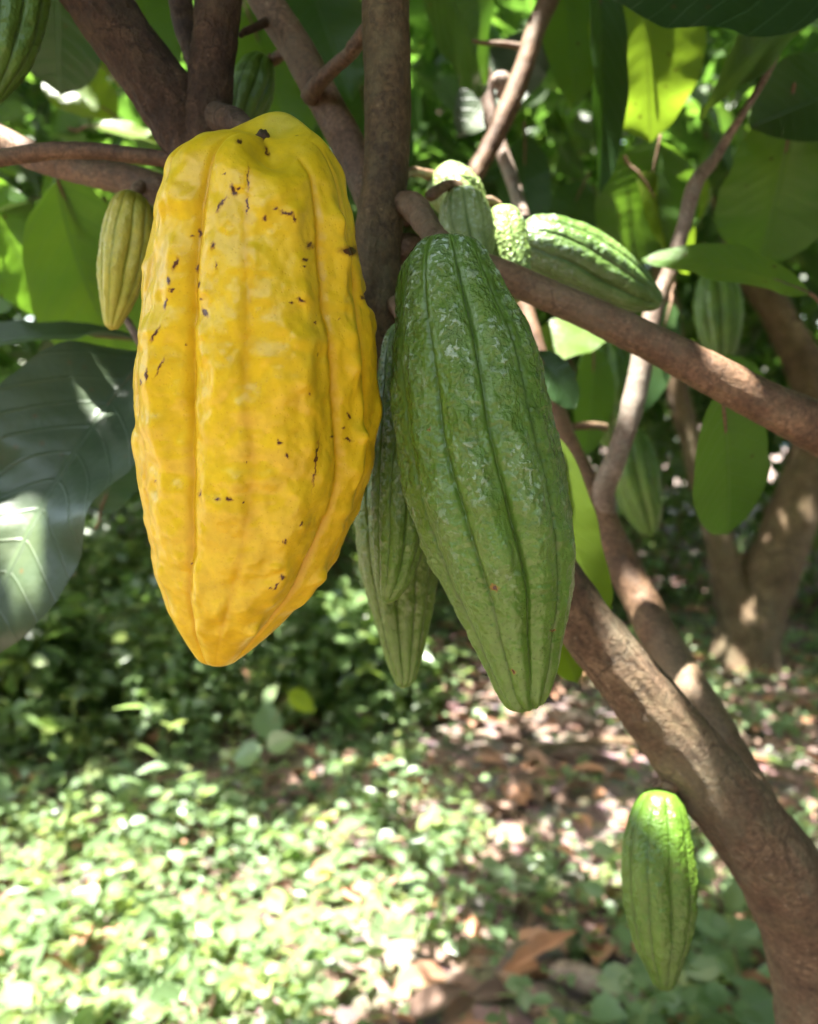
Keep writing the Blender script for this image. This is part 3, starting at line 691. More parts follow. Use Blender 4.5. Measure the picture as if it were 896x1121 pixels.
# trunk: from the soil to the fork, then on as the thick leader behind the pods to the stem above
limb('trunk', None, 'bark_trunk', .003, 72, .055, 1, world=[[.335, .60, -.05, .065], [.315, .585, .2, .045], pw(925, 1500, .57, 52), pw(912, 1250, .53, 50), pw(905, 1120, .50, 51), pw(893, 1038, .48, 50), pw(866, 972, .46, 48), pw(818, 905, .445, 43),
    pw(762, 836, .435, 39), pw(700, 757, .425, 35), pw(641, 683, .415, 32), pw(588, 612, .41, 31), pw(530, 532, .40, 30)],
    knobs=[(884, 890, .43, 14, 8), (835, 950, .44, 26, 6), (640, 630, .40, 6, 8), (640, 652, .40, 5, 9), (690, 700, .40, 8, 4), (750, 780, .41, 9, 3), (895, 990, .43, 12, 6)], lump=.08)
limb('branch', [(560, 570, .405, 34), (500, 500, .395, 31), (452, 440, .375, 28), (424, 390, .362, 26), (413, 330, .356, 26), (413, 270, .354, 26), (420, 215, .352, 25), (424, 150, .350, 25), (424, 80, .348, 25), (422, 10, .346, 26), (420, -70, .345, 26), (416, -180, .35, 26)],
    'bark_olive', .0012, 80, .05, 2, knobs=[(437, 235, .335, 14, 9), (405, 205, .34, 10, 3), (440, 285, .338, 12, 9), (452, 106, .338, 3, 5), (402, 160, .34, 4, 3), (430, 60, .325, 6, 2), (398, 290, .34, 6, 5), (415, 215, .33, 16, 2)], lump=.06)
# arms at upper left
limb('branch', [(420, 440, .385, 22), (370, 375, .385, 25), (300, 290, .382, 28), (240, 205, .376, 33), (205, 140, .372, 34), (165, 82, .368, 33), (122, 25, .364, 33), (78, -40, .36, 34), (20, -120, .36, 34)],
    'bark_dark', .0013, 72, .10, 3, knobs=[(225, 165, .35, 30, 10)], lump=.08)
limb('branch', [(262, 235, .372, 20), (240, 190, .368, 26), (229, 140, .366, 26), (231, 90, .364, 24), (236, 40, .362, 24), (240, -10, .36, 25), (244, -90, .36, 26)],
    'bark_dark', .0013, 64, .08, 4, knobs=[(258, 142, .355, 14, 10), (250, 60, .35, 10, 3)])
limb('branch', [(232, 150, .39, 13), (222, 95, .395, 12), (212, 55, .40, 12), (200, 15, .405, 13), (190, -60, .41, 13)], 'bark_dark', .0018, 36, .08, 5)
limb('branch', [(430, 262, .37, 16), (408, 222, .385, 17), (388, 172, .395, 18), (360, 118, .40, 18), (326, 55, .405, 18), (292, 2, .41, 18), (255, -60, .415, 19)],
    'bark_red', .0014, 56, .05, 6, knobs=[(340, 100, .385, 12, 7), (396, 168, .38, 4, 4), (398, 186, .38, 4, 4), (288, 20, .39, 10, 3)])
limb('branch', [(338, 108, .395, 10), (348, 92, .385, 9), (366, 74, .375, 8), (384, 58, .365, 8), (397, 40, .357, 9), (408, 28, .352, 9)], 'bark_red', .001, 36, .08, 7, knobs=[(384, 52, .36, 6, 4)])
limb('twig', [(296, 22, .405, 5), (280, 30, .40, 4.5), (268, 35, .398, 4), (262, 40, .396, 3)], 'bark_dark', .001, 20, .1, 8)
limb('branch', [(285, 262, .40, 14), (230, 234, .408, 16), (184, 212, .414, 18), (140, 197, .42, 17), (90, 186, .426, 15.5), (40, 172, .432, 15), (0, 152, .438, 15), (-60, 125, .445, 16), (-150, 90, .46, 16)], 'bark_red', .0015, 52, .05, 9, lump=.05)
limb('branch', [(240, 188, .378, 9), (200, 177, .374, 8.5), (155, 171, .371, 8.5), (110, 166, .369, 8.5), (62, 165, .368, 9), (20, 170, .367, 9), (-20, 176, .366, 8.5), (-110, 190, .37, 8)],
    'bark_red', .001, 36, .06, 10, knobs=[(60, 168, .36, 6, 4), (155, 176, .362, 6, 4), (112, 162, .36, 6, 1)])
# a thick arm from the right, joining behind the big green pod
limb('branch', [(1080, 560, .43, 33), (980, 510, .42, 31), (896, 469, .408, 27), (840, 442, .402, 24), (780, 410, .397, 21.5), (715, 376, .393, 19.5), (650, 345, .39, 18), (600, 323, .387, 17), (560, 306, .383, 17), (510, 290, .375, 18), (455, 275, .362, 18), (430, 270, .355, 16)],
    'bark_red', .0013, 60, .05, 11, knobs=[(737, 392, .37, 7, 4), (856, 443, .38, 12, 4), (700, 372, .375, 8, 2), (592, 312, .37, 4, 3)], lump=.06)
# second leader, thinner, farther, with its fork
limb('branch', [(880, 1000, .47, 26), (838, 905, .475, 25), (785, 805, .51, 23), (740, 730, .545, 21), (700, 655, .565, 20), (672, 595, .575, 17), (652, 548, .58, 15), (634, 508, .585, 11), (618, 470, .59, 9.5), (603, 430, .595, 9), (588, 380, .60, 9), (570, 320, .61, 8)],
    'bark_red', .002, 48, .05, 12, knobs=[(778, 768, .50, 4, 8), (652, 545, .56, 12, 4), (636, 468, .57, 5, 4)])
limb('branch', [(676, 606, .582, 11), (664, 572, .578, 13), (660, 540, .574, 13), (674, 502, .572, 12), (688, 462, .57, 12), (698, 420, .568, 12.5), (706, 380, .566, 12), (716, 340, .564, 10), (732, 300, .562, 8.5), (748, 250, .56, 8), (762, 200, .56, 8.5), (782, 175, .56, 6), (800, 145, .555, 5), (815, 122, .55, 4), (850, 60, .55, 3.5), (880, -40, .55, 3)],
    'bark_grey', .0018, 40, .05, 13, knobs=[(765, 190, .55, 7, 4)])
limb('branch', [(890, 1050, .475, 36), (905, 985, .47, 34), (935, 955, .47, 31), (990, 925, .47, 28), (1080, 840, .47, 24)], 'bark_trunk', .002, 48, .07, 14)
limb('branch', [(640, -80, .61, 11), (606, -10, .61, 11), (588, 28, .61, 11), (570, 85, .61, 11), (550, 132, .61, 11), (530, 172, .61, 11), (512, 205, .60, 11), (490, 250, .56, 11), (460, 300, .48, 11), (440, 340, .38, 10)],
    'bark_red', .0018, 36, .05, 15)
limb('twig', [(574, 52, .61, 4), (552, 48, .61, 3), (530, 47, .61, 2.5), (516, 44, .61, 1.5)], 'bark_red', .0015, 16, .08, 16)
limb('twig', [(585, 290, .60, 7), (575, 245, .64, 7), (562, 200, .69, 7.5), (548, 160, .70, 7.5), (537, 120, .70, 8), (530, 85, .70, 9), (527, 68, .70, 7)], 'bark_grey', .0018, 28, .06, 17, knobs=[(528, 75, .69, 7, 6)])
limb('twig', [(547, 110, .70, 5), (553, 92, .69, 9), (546, 88, .69, 9), (540, 96, .69, 5)], 'bark_grey', .0018, 24, .06, 18)
limb('twig', [(130, 340, .47, 3), (140, 352, .47, 4), (152, 372, .47, 4.5), (170, 400, .47, 5), (230, 420, .43, 6), (330, 400, .40, 7)], 'bark_grey', .0015, 20, .06, 19)
limb('twig', [(628, 467, .592, 4), (642, 466, .60, 4.5), (655, 466, .61, 4), (663, 468, .62, 5)], 'bark_red', .0015, 18, .06, 20)

# ---- leaves near the lens, each a part of the tree
def hero_leaf(bp, tp, wpx, mat, nrm_px=(0, 0, -1), droop=.12, fold=.25, wave=.5, tint=.5, side=0.0, seed=0, point=1.0, petiole=True, anchor=None, roundness=.62):
    """bp/tp: (px,py,depth) of base and tip; nrm_px: upper-face normal in (right, up, forward)"""
    A, Bq = P(*bp), P(*tp); L = np.linalg.norm(Bq - A); d = (bp[2] + tp[2]) / 2
    y = (Bq - A) / L; n = RT * nrm_px[0] + UP * nrm_px[1] + FWD * nrm_px[2]
    z = nrm(n - y * (n @ y)); x = np.cross(y, z); W = wpx * d / F
    nu, nv = 44, 9
    t = np.linspace(0, 1, nu + 1); s = np.linspace(-1, 1, 2 * nv + 1)
    wd = np.sin(np.pi * np.clip(t, 0, 1) ** .9) ** roundness
    tip = np.clip((1 - t) / .08, 0, 1); wd = wd * (.25 + .75 * tip ** .8) if point else wd
    wd[-1] = 0; wd[0] = .01
    rs = np.random.default_rng(seed + 100)
    w1 = vnoise(np.stack([t * 6, t * 0 + seed, t * 0], -1), 5) * .06; w2 = vnoise(np.stack([t * 6, t * 0 + seed + 9, t * 0], -1), 5) * .06
    edge = np.where(s[None, :] < 0, (1 + w1)[:, None], (1 + w2)[:, None])
    X = s[None, :] * wd[:, None] * .5 * W * edge
    X = X + side * L * (4 * t * (1 - t))[:, None]
    Y = t[:, None] * L + 0 * X
    Z = np.abs(s[None, :]) * wd[:, None] * fold * .5 * W + droop * L * (4 * t * (1 - t))[:, None]
    # blade puckers between the side veins, edges ripple
    phv = (t[:, None] - .55 * (np.abs(s[None, :]) * .5) ** 1.35) * 11 * 2 * np.pi
    Z = Z + .004 * W * np.cos(phv) * (np.abs(s[None, :]) * (1.2 - np.abs(s[None, :]))) * wd[:, None] * 4 * wave
    Z = Z + wave * W * .10 * vnoise(np.stack([t[:, None] * 7 + 0 * s[None, :], 0 * t[:, None] + np.sign(s)[None, :] * 3 + seed, 0 * X], -1), 8) * np.abs(s[None, :]) ** 1.5
    V = (A + x * X[..., None] + y * Y[..., None] + z * Z[..., None]).reshape(-1, 3)
    uv = np.stack([np.broadcast_to(s[None, :] * .5 * wd[:, None] + .5, X.shape), np.broadcast_to(t[:, None], X.shape)], -1).reshape(-1, 2)
    lf = link('leaf', mesh_np('leaf', V, grid_faces(nu + 1, 2 * nv + 1, False), True, uv, {'tint': np.full(len(V), tint)}), M[mat], TREE)
    if petiole:
        e = P(*anchor) if anchor else A - y * .02 - z * .006
        q = [[*e, .0016], [*((e + A) / 2 - z * .003), .0013], [*A, .0012], [*(A + y * L * .25 + z * droop * L * .72), .0009]]
        V, Fq = tube(q, .003, 10, .02, seed, lump=0)
        link('petiole', mesh_np('petiole', V, Fq), M['stalk_green'], lf)
    return lf
HL = [
 # left side
 ((166, 385, .50), (-30, 722, .42), 190, 'leaf_grey', (.1, .85, -.55), .07, .3, 1.8, .5, .0),
 ((150, 372, .60), (-70, 392, .52), 95, 'leaf_grey', (0, .9, -.45), .06, .2, .5, .5, .0),
 ((60, 190, .58), (148, 405, .75), 120, 'leaf', (.2, .2, -1), .05, .3, 1.2, .7, .05),
 ((-30, 190, .66), (60, 350, .72), 90, 'leaf', (.2, .2, -1), .05, .3, 1.2, .4, .0),
 ((70, -80, .60), (66, 105, .66), 130, 'leaf_dark', (.1, .2, -1), .05, .15, .5, .6, .0),
 ((128, 128, .74), (48, 84, .74), 62, 'leaf', (0, .4, -1), .05, .15, .5, .9, .0),
 ((96, 138, .72), (190, 162, .72), 40, 'leaf', (.1, .9, -.8), .05, .15, .5, .9, .0),
 ((95, 200, .66), (190, 190, .66), 26, 'leaf', (.1, .9, -.8), .05, .15, .5, .9, .0),
 ((60, 285, .80), (-30, 345, .80), 60, 'leaf', (.1, .3, -1), .08, .15, .5, .6, .0),
 ((90, 215, .68), (-20, 240, .66), 42, 'leaf_grey', (0, .95, -.3), .05, .15, .5, .6, .0),
 ((120, 80, .85), (60, 40, .85), 50, 'leaf', (.1, .5, -1), .05, .2, .5, .7, .0),
 ((160, 70, .9), (100, 95, .9), 40, 'leaf_lime', (.1, .6, -1), .05, .2, .5, .3, .0),
 ((30, 40, .95), (130, 70, .95), 50, 'leaf', (.1, .6, -1), .05, .2, .5, .4, .0),
 ((110, 560, .68), (150, 470, .66), 60, 'leaf_dark', (.2, .4, -1), .05, .15, .5, .4, .0),
 ((40, 420, .9), (-20, 470, .9), 60, 'leaf', (.2, .4, -1), .05, .15, .5, .4, .0),
 # top middle
 ((330, -40, .70), (385, 110, .70), 95, 'leaf_dark', (0, .2, -1), .05, .15, .5, .6, .0),
 ((270, 10, .75), (330, 175, .75), 90, 'leaf', (0, .2, -1), .05, .15, .5, .2, .0),
 ((150, -30, .7), (185, 90, .7), 80, 'leaf', (0, .2, -1), .05, .15, .5, .3, .0),
 ((395, 90, .85), (420, 250, .85), 90, 'leaf_dark', (0, .2, -1), .05, .15, .5, .5, .0),
 ((455, -60, .56), (530, 95, .68), 150, 'leaf_dark', (0, .2, -1), .05, .15, .5, .7, .0),
 ((600, 40, .72), (500, 150, .72), 75, 'leaf_grey', (.2, .6, -1), .05, .15, .5, .5, .0),
 ((575, 150, .78), (570, 290, .78), 60, 'leaf_dark', (0, .2, -1), .05, .15, .5, .4, .0),
 # right side
 ((700, -60, .62), (712, 157, .67), 128, 'leaf_lime', (.0, .15, -1), .03, .10, .4, .35, .0),
 ((652, -60, .55), (656, 215, .56), 58, 'leaf_dark', (.7, .1, -1), .03, .4, .5, .4, .0),
 ((610, -60, .70), (628, 120, .70), 80, 'leaf', (.2, .1, -1), .05, .2, .5, .35, .0),
 ((930, -20, .44), (625, -50, .46), 215, 'leaf_dark', (.0, .2, -1), .04, .12, .4, .0, .0),
 ((930, -20, .48), (770, 118, .60), 190, 'leaf_dark', (.0, .3, -1), .05, .12, .4, .8, .0),
 ((960, 90, .62), (820, 140, .62), 120, 'leaf_dark', (.0, .3, -1), .05, .12, .4, .7, .0),
 ((940, -15, .45), (770, -2, .45), 65, 'leaf_grey', (.0, .85, -.6), .03, .12, .6, .8, .0),
 ((722, 155, .70), (688, 295, .74), 112, 'leaf', (.0, .15, -1), .04, .15, .4, .25, .0),
 ((868, 122, .62), (830, 292, .70), 138, 'leaf', (.0, .15, -1), .04, .2, 1.1, .55, .0),
 ((930, 165, .80), (850, 205, .80), 60, 'leaf_lime', (.0, .5, -1), .04, .15, .4, .4, .0),
 ((888, 322, .52), (702, 284, .54), 70, 'leaf', (.0, .62, -.78), .07, .15, .4, .5, .0),
 ((790, 428, .46), (796, 586, .55), 98, 'leaf', (.0, .1, -1), .03, .12, .35, .35, .0),
 ((845, 430, .62), (745, 400, .62), 50, 'leaf', (.0, .3, -1), .05, .15, .4, .4, .0),
 ((606, 478, .46), (669, 672, .46), 66, 'leaf_lime', (.2, .1, -1), .03, .15, .3, .1, .10),
 ((585, 640, .45), (632, 748, .45), 56, 'leaf_lime', (.2, .1, -1), .03, .15, .3, .1, .0),
 ((670, 352, .64), (572, 402, .62), 66, 'leaf', (.0, .7, -.8), .05, .15, .4, .8, .0),
 ((585, 385, .52), (630, 448, .52), 44, 'leaf_dark', (.0, .3, -1), .05, .15, .4, .2, .0),
 ((700, 190, .70), (755, 300, .76), 60, 'leaf_lime', (.0, .3, -1), .05, .15, .4, .0, .0),
 ((770, 190, .95), (715, 270, .95), 50, 'leaf', (.0, .3, -1), .05, .15, .4, .9, .0),
 ((640, 200, .95), (600, 290, .95), 60, 'leaf_dark', (.0, .3, -1), .05, .15, .4, .6, .0),
 ((735, 330, .75), (690, 460, .75), 50, 'leaf_dark', (.3, .2, -1), .05, .15, .4, .6, .0),
 ((650, 380, .72), (640, 500, .72), 50, 'leaf', (.3, .2, -1), .05, .15, .4, .2, .0),
]
for i, h in enumerate(HL):
    hero_leaf(h[0], h[1], h[2], h[3], h[4], h[5], h[6], h[7], h[8], h[9], seed=i)

# ---- the tree's own crown overhead and around (gaps let sun spots through, added tufts block others)
cb = Batch()
def box_pts(n, x, y, z):
    return np.stack([RNG.uniform(*x, n), RNG.uniform(*y, n), RNG.uniform(*z, n)], -1)
c0 = box_pts(460, (-2.3, 2.4), (-.4, 3.9), (2.1, 3.3))
crown_leaves(cb, c0, .30, 16)
c0 = box_pts(2600, (-1.2, 1.1), (-.45, 1.4), (2.0, 2.6))
crown_leaves(cb, c0, .1, 3, L=(.08, .14), tmpl=TLs, wr=.5)
c0 = box_pts(6500, (-.85, .65), (-.35, .9), (1.95, 2.35))
crown_leaves(cb, c0, .05, 3, L=(.035, .07), tmpl=TLs, wr=.55)
def sun_block(px, py, d, r=.05):  # leaf tufts added up the sun ray to block unwanted sun spots
    p = P(px, py, d); t = (2.08 - p[2]) / SUN.z
    crown_leaves(cb, np.array([p + np.array(SUN) * (t + k * .06) for k in range(3)]), r, 14, L=(.05, .08), tmpl=TLs, wr=.6)
for a in ((100, 415, .485), (115, 385, .49), (90, 400, .48), (110, 400, .46), (90, 430, .45), (60, 480, .44), (650, 660, .40), (672, 700, .40), (760, 400, .39), (820, 425, .39), (722, 930, .40), (690, 560, .56), (98, 449, .455), (92, 440, .455), (100, 430, .46), (104, 440, .465), (735, 880, .40), (742, 900, .40), (725, 888, .39), (735, 930, .40)): sun_block(*a)
link('crown', cb.mesh('crown'), M['leaf_far'], TREE)

# ------------------------------------------------------------------ trees behind
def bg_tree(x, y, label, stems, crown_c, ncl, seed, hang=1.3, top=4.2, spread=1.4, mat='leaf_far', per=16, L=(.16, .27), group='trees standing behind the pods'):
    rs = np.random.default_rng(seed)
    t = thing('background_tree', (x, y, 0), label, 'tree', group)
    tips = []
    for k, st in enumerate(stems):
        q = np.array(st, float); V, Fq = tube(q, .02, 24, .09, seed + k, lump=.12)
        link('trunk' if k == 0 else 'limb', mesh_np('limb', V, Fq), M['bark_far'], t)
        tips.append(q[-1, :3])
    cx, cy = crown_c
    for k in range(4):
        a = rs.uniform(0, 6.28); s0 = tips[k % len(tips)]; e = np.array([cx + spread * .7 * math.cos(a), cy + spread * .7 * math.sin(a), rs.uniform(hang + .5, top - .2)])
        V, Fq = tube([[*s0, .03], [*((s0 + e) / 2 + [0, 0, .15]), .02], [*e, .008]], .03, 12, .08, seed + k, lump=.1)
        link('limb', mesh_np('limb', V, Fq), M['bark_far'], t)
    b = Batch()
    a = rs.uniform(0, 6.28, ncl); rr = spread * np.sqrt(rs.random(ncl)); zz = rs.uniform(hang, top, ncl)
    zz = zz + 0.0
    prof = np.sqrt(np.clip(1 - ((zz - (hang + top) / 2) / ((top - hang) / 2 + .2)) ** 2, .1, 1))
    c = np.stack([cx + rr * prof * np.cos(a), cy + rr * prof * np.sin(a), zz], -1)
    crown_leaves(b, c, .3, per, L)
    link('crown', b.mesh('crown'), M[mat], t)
    return t
def gp(px, py, y, z=None):                      # world point on the ray through a pixel at world distance y
    v = RT * ((px - 448) / F) - UP * ((py - 560.5) / F) + FWD
    return CAMP + v * (y / v[1])
def gr(px, py, y, rpx): p = gp(px, py, y); return [*p, rpx * y / F]
Y0 = 3.7
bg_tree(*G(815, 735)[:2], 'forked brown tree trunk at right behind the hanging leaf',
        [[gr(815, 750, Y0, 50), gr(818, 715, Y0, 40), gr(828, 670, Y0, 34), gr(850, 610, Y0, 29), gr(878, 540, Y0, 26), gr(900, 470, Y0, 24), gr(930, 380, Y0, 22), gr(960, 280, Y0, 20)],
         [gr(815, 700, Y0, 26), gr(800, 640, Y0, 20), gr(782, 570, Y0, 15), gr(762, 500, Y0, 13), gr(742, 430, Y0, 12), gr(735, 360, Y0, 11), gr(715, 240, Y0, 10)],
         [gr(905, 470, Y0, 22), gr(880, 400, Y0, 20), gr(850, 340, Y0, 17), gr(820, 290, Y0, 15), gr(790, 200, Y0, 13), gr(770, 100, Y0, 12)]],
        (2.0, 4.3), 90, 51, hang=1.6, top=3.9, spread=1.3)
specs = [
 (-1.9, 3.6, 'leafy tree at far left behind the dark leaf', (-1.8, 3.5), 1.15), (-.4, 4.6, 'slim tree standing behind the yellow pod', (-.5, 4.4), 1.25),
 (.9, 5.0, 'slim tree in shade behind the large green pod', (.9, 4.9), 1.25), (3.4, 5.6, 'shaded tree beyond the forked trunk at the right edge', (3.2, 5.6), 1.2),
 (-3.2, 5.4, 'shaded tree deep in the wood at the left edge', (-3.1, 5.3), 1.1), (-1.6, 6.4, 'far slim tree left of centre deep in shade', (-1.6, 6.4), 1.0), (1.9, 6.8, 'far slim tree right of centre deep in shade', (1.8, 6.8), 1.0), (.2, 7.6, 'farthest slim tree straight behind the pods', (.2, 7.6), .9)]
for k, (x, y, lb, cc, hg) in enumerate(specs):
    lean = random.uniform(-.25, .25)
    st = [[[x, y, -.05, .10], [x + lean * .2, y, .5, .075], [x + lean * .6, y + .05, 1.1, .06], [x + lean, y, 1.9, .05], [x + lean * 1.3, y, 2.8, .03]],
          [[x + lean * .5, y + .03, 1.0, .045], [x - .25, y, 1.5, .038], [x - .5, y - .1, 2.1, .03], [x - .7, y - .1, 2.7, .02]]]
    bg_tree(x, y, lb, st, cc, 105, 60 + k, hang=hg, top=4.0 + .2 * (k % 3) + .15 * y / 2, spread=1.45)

# far wood that reads as one mass
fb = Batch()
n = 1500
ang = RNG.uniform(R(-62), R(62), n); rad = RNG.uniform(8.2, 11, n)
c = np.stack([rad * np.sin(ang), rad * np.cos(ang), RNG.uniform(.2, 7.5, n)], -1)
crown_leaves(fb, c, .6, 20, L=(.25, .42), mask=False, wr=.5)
# unseen foliage added right of and behind the camera to block sky light
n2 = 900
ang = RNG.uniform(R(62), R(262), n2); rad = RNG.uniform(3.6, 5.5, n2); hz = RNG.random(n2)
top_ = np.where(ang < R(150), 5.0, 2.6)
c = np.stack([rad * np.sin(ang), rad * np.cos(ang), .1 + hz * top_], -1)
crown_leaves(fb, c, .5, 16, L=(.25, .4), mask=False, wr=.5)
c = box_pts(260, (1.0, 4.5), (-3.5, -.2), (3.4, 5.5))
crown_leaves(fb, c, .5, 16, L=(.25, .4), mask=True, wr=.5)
c = box_pts(900, (-7, 7), (5.5, 11), (4.6, 6.5))  # leaf roof added over the far wood to darken it
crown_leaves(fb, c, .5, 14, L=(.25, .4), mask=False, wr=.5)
o = link('wood_and_sky_block', fb.mesh('wood_and_sky_block'), M['leaf_far']); tag(o, 'dark leafy wood closing the view far behind, plus unseen foliage added to block sky light', 'foliage', kind='stuff')

# ------------------------------------------------------------------ undergrowth
def shrub(x, y, h, rad, nl, label, seed, mat='leaf_shrub', L=(.04, .075), group='low shrubs behind the yellow pod', wr=.55):
    rs = np.random.default_rng(seed)
    t = thing('shrub', (x, y, 0), label, 'shrub', group)
    sb = Batch(); cs = []
    for k in range(9):
        a = rs.uniform(0, 6.28); e = np.array([x + rad * .75 * math.cos(a) * rs.uniform(.2, 1), y + rad * .75 * math.sin(a) * rs.uniform(.2, 1), h * rs.uniform(.55, 1)])
        V, Fq = tube([[x, y, -.03, .008], [*((np.array([x, y, 0]) + e) / 2 + [0, 0, h * .15]), .005], [*e, .002]], .03, 6, .05, seed + k)
        sb.add(V, Fq); cs.append(e)
    link('stems', sb.mesh('stems'), M['bark_far'], t)
    b = Batch()
    m = int(nl / 12)
    z = rs.random(m) ** .8 * h; rr = rad * np.sqrt(rs.random(m)) * np.sqrt(np.clip(1.1 - (z / h) ** 2, .1, 1)); a = rs.uniform(0, 6.28, m)
    c = np.stack([x + rr * np.cos(a), y + rr * np.sin(a), z + .03], -1)
    crown_leaves(b, c, .09, 12, L, TLs, False, wr=wr)
    link('foliage', b.mesh('foliage'), M[mat], t)
SH = [(-1.45, 2.75, .50, .42, 1500, 'dark low shrub at the left edge below the grey leaf'), (-.85, 2.95, .52, .42, 1500, 'dark low shrub below and left of the yellow pod tip'), (-.25, 3.15, .42, .36, 1200, 'dark low shrub right below the yellow pod tip'),
      (-1.9, 3.5, .85, .5, 1700, 'taller shaded shrub at the far left'), (-1.15, 3.9, .95, .55, 1900, 'taller shaded shrub behind the left side of the yellow pod'), (-.45, 4.2, .7, .42, 1500, 'taller shaded shrub between yellow and green pods'),
      (.75, 5.2, .9, .6, 1700, 'far shrub behind the lower green pod'), (1.35, 4.8, 1.1, .55, 1900, 'far shrub left of the forked trunk'), (2.6, 4.6, 1.0, .6, 1700, 'shrub right of the forked trunk'), (.15, 5.6, .8, .6, 1500, 'far shrub seen between the pods'), (-2.6, 4.8, 1.3, .7, 1700, 'far tall shrub at left'), (1.9, 5.8, 1.3, .7, 1700, 'far tall shrub right behind the forked trunk')]
for k, s in enumerate(SH): shrub(*s, 80 + k, L=(.035, .075) if k % 2 else (.05, .11))

def herb_density(x, y):
    n = fbm(np.stack([x * 2.2, y * 2.2, x * 0 + 9], -1), 3, 77) * .5 + .5
    d = sstep(.25, .6, n) * .8 + .12
    left = sstep(.35, -.25, x - .12 * (y - 1.5))
    right = sstep(.1, .5, x) * sstep(2.5, 1.9, y) * 2.4
    path = .95 * np.exp(-(((x - .37) / .17) ** 2 + ((y - 1.56) / .19) ** 2) ** 2) + np.exp(-(((x - .40) / .50) ** 2 + ((y - 2.8) / .85) ** 2) ** 3) + .5 * np.exp(-(((x - .20) / .10) ** 2 + ((y - 1.6) / .2) ** 2) ** 2) + .6 * np.exp(-(((x + .1) / .9) ** 2 + ((y - 3.7) / .4) ** 2) ** 2)
    return np.clip(d * (.45 + .9 * left + .25 * right) * (1 - .9 * np.clip(path, 0, 1)), 0, 1)
hb = Batch()
for npl, smin, smax, hmax in ((7000, .7, 1.2, .06), (5400, 1.2, 2.1, .12), (1100, 1.9, 3.0, .17)):
    x = RNG.uniform(-2.4, 2.6, npl); y = 1.15 + 4.6 * RNG.random(npl) ** 1.5
    k = RNG.random(npl) < herb_density(x, y) * (1 if smin < 1 else .8); x, y = x[k], y[k]
    mnd = .35 + 2.2 * sstep(-.1, .45, fbm(np.stack([x * 3.0, y * 3.0, x * 0 + 5.5], -1), 2, 90))
    hgt = (.012 + hmax * mnd * RNG.random(len(x)) ** 1.2) * (1 + .5 * sstep(-.2, -.9, x))
    per = 8; sc_ = RNG.uniform(smin, smax, len(x))
    pp = np.repeat(np.stack([x, y, hgt], -1), per, 0); nn_ = len(pp); rs_ = np.repeat(sc_, per)
    pp += np.stack([RNG.normal(0, .016, nn_) * rs_, RNG.normal(0, .016, nn_) * rs_, -RNG.random(nn_) * pp[:, 2] * .8], -1)
    dd = rand_dirs(nn_, -.35, .4); ln = RNG.uniform(.017, .032, nn_) * rs_
    tt = np.clip(np.repeat(RNG.normal(.45, .28, len(x)), per) + RNG.normal(0, .1, nn_), 0, 1)
    hb.add(*scatter(pp, dd, rand_dirs(nn_, .35, 1), ln, ln * RNG.uniform(.45, .8, nn_), TLs, tt, False))
o = link('ground_cover', hb.mesh('ground_cover'), M['leaf_herb']); tag(o, 'low leafy weeds spreading over the ground', 'weeds', kind='stuff')
# leaf litter
lb_ = Batch(); nl = 6000
x = RNG.uniform(-2.6, 3.2, nl); y = 1.1 + 6 * RNG.random(nl) ** 1.4
pp = np.stack([x, y, RNG.uniform(-.005, .025, nl)], -1); ln = .045 + .11 * RNG.random(nl) ** 1.7
lb_.add(*scatter(pp, rand_dirs(nl, -.15, .25), rand_dirs(nl, .55, 1) * np.array([1, 1, RNG.choice([1, 1])]), ln, ln * RNG.uniform(.28, .5, nl), leaf_template(5, 2, .5, .25), RNG.random(nl), False))
o = link('leaf_litter', lb_.mesh('leaf_litter'), M['litter']); tag(o, 'brown fallen leaves covering the soil', 'leaf litter', kind='stuff')

# things one can single out on the ground
def ground_leaf(bp, tp, wd, label, tint, lift=.03):
    A, Bq = G(*bp), G(*tp); A[2] = lift * .6; Bq[2] = lift
    L = np.linalg.norm(Bq - A); T, Fq, uv = leaf_template(16, 4, .35, -.12, 1, .3)
    y = (Bq - A) / L; z = nrm(np.array([0, -.25, 1.]) - y * (np.array([0, -.25, 1.]) @ y)); xx = np.cross(y, z)
    V = A + xx * T[:, :1] * wd + y * T[:, 1:2] * L + z * T[:, 2:3] * L * .8
    t = link('fallen_leaf', mesh_np('fallen_leaf', V, Fq, True, uv, {'tint': np.full(len(V), tint)}), M['litter'])
    tag(t, label, 'fallen leaf', 'large fallen leaves at the bottom')
ground_leaf((556, 1078), (632, 1052), .042, 'long curled tan fallen leaf, lower of the two beside the dead wood', 1.0, .06)
ground_leaf((562, 1040), (620, 1058), .04, 'reddish brown fallen leaf, upper of the two beside the dead wood', .8, .05)
def dead_wood(pts, label, mat='bark_grey', sd=0):
    q = [[*(G(a, b) + np.array([0, 0, z])), r] for a, b, z, r in pts]
    V, Fq = tube(q, .006, 28, .2, sd, lump=.2)
    tag(link('dead_branch', mesh_np('dead_branch', V, Fq), M[mat]), label, 'dead branch')
dead_wood([(600, 1080, .03, .012), (625, 1085, .04, .026), (655, 1098, .04, .024), (690, 1110, .035, .018), (712, 1118, .03, .008)], 'short piece of grey dead wood on the soil at the bottom', 'bark_grey', 4)
dead_wood([(560, 828, .02, .008), (620, 824, .03, .014), (680, 820, .03, .013), (760, 826, .03, .01), (820, 822, .02, .006)], 'long thin fallen stick lying level across the leaf litter', 'bark_far', 5)
dead_wood([(390, 720, .05, .02), (450, 724, .06, .03), (520, 735, .04, .02)], 'dark fallen branch on the litter between the pod tips', 'bark_dark', 6)
dead_wood([(612, 796, .02, .012), (630, 794, .04, .022), (650, 799, .03, .014)], 'pale wood chip lying in sun behind the large green pod tip', 'bark_grey', 7)

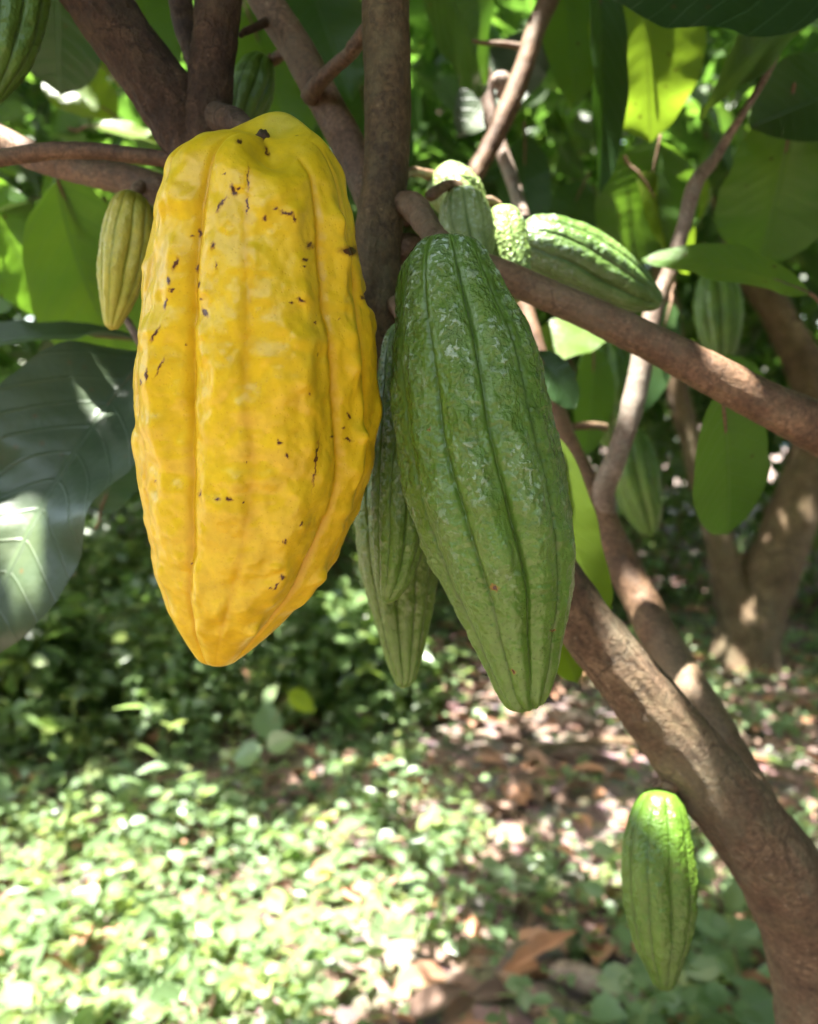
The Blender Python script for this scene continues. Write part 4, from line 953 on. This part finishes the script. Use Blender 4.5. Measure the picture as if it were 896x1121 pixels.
def seedling(root, leaves, label, mat='leaf_herb', h=.2):
    t = thing('seedling', root, label, 'seedling', 'broad-leaved seedlings on the ground')
    T, Fq, uv = leaf_template(10, 4, .2, .15)
    top = np.array(root) + [0, 0, h]
    V, F_ = tube([[*root, .003], [*(np.array(root) + [.004, 0, h * .5]), .0025], [*top, .002]], .01, 8, .05, 1)
    link('stem', mesh_np('stem', V, F_), M['stalk_green'], t)
    for (px, py, yy, lpx, wpx, ang, tn, mt) in leaves:
        c = gp(px, py, yy); L = lpx * yy / F; W = wpx * yy / F
        y = nrm(RT * math.cos(R(ang)) + UP * math.sin(R(ang)) + FWD * .15); n = nrm(np.array([0, -.55, .8])); z = nrm(n - y * (n @ y)); xx = np.cross(y, z)
        V = c - y * L / 2 + xx * T[:, :1] * W + y * T[:, 1:2] * L + z * T[:, 2:3] * L * .6
        lf = link('leaf', mesh_np('leaf', V, Fq, True, uv, {'tint': np.full(len(V), tn)}), M[mt], t)
        e = c - y * L / 2
        V, F_ = tube([[*top, .0016], [*((top + e) / 2 + [0, 0, .01]), .0014], [*e, .0012]], .01, 6, .02, 2, lump=0)
        link('petiole', mesh_np('petiole', V, F_), M['stalk_green'], lf)
r0 = G(292, 878)
seedling(r0, [(293, 788, 2.35, 46, 34, 100, .4, 'leaf_herb'), (331, 768, 2.35, 40, 28, -35, .9, 'leaf_lime'), (270, 826, 2.3, 40, 34, 200, .5, 'leaf_herb'), (308, 812, 2.3, 36, 32, 20, .5, 'leaf_herb'), (296, 760, 2.4, 28, 16, 60, .7, 'leaf_herb')],
         'round-leaved seedling with one lime leaf below the yellow pod', h=.17)
r1 = G(690, 1100)
seedling(r1, [(672, 1072, 1.42, 46, 34, 200, .6, 'leaf_herb'), (705, 1066, 1.42, 48, 30, 10, .5, 'leaf_herb'), (735, 1090, 1.4, 50, 36, -20, .6, 'leaf_herb'), (700, 1112, 1.36, 46, 32, 240, .7, 'leaf_herb')],
         'broad-leaved seedling below the single hanging pod', h=.05)
r2 = G(800, 1080)
seedling(r2, [(775, 1010, 1.5, 50, 34, 160, .5, 'leaf_herb'), (815, 1020, 1.5, 50, 34, 20, .6, 'leaf_herb'), (800, 1060, 1.45, 50, 36, -40, .6, 'leaf_herb'), (830, 1090, 1.4, 50, 36, -10, .5, 'leaf_herb'), (770, 1060, 1.45, 46, 30, 200, .7, 'leaf_herb'), (805, 980, 1.55, 36, 28, 80, .8, 'leaf_herb')],
         'broad-leaved seedling in shade beside the base of the thick branch', h=.12)
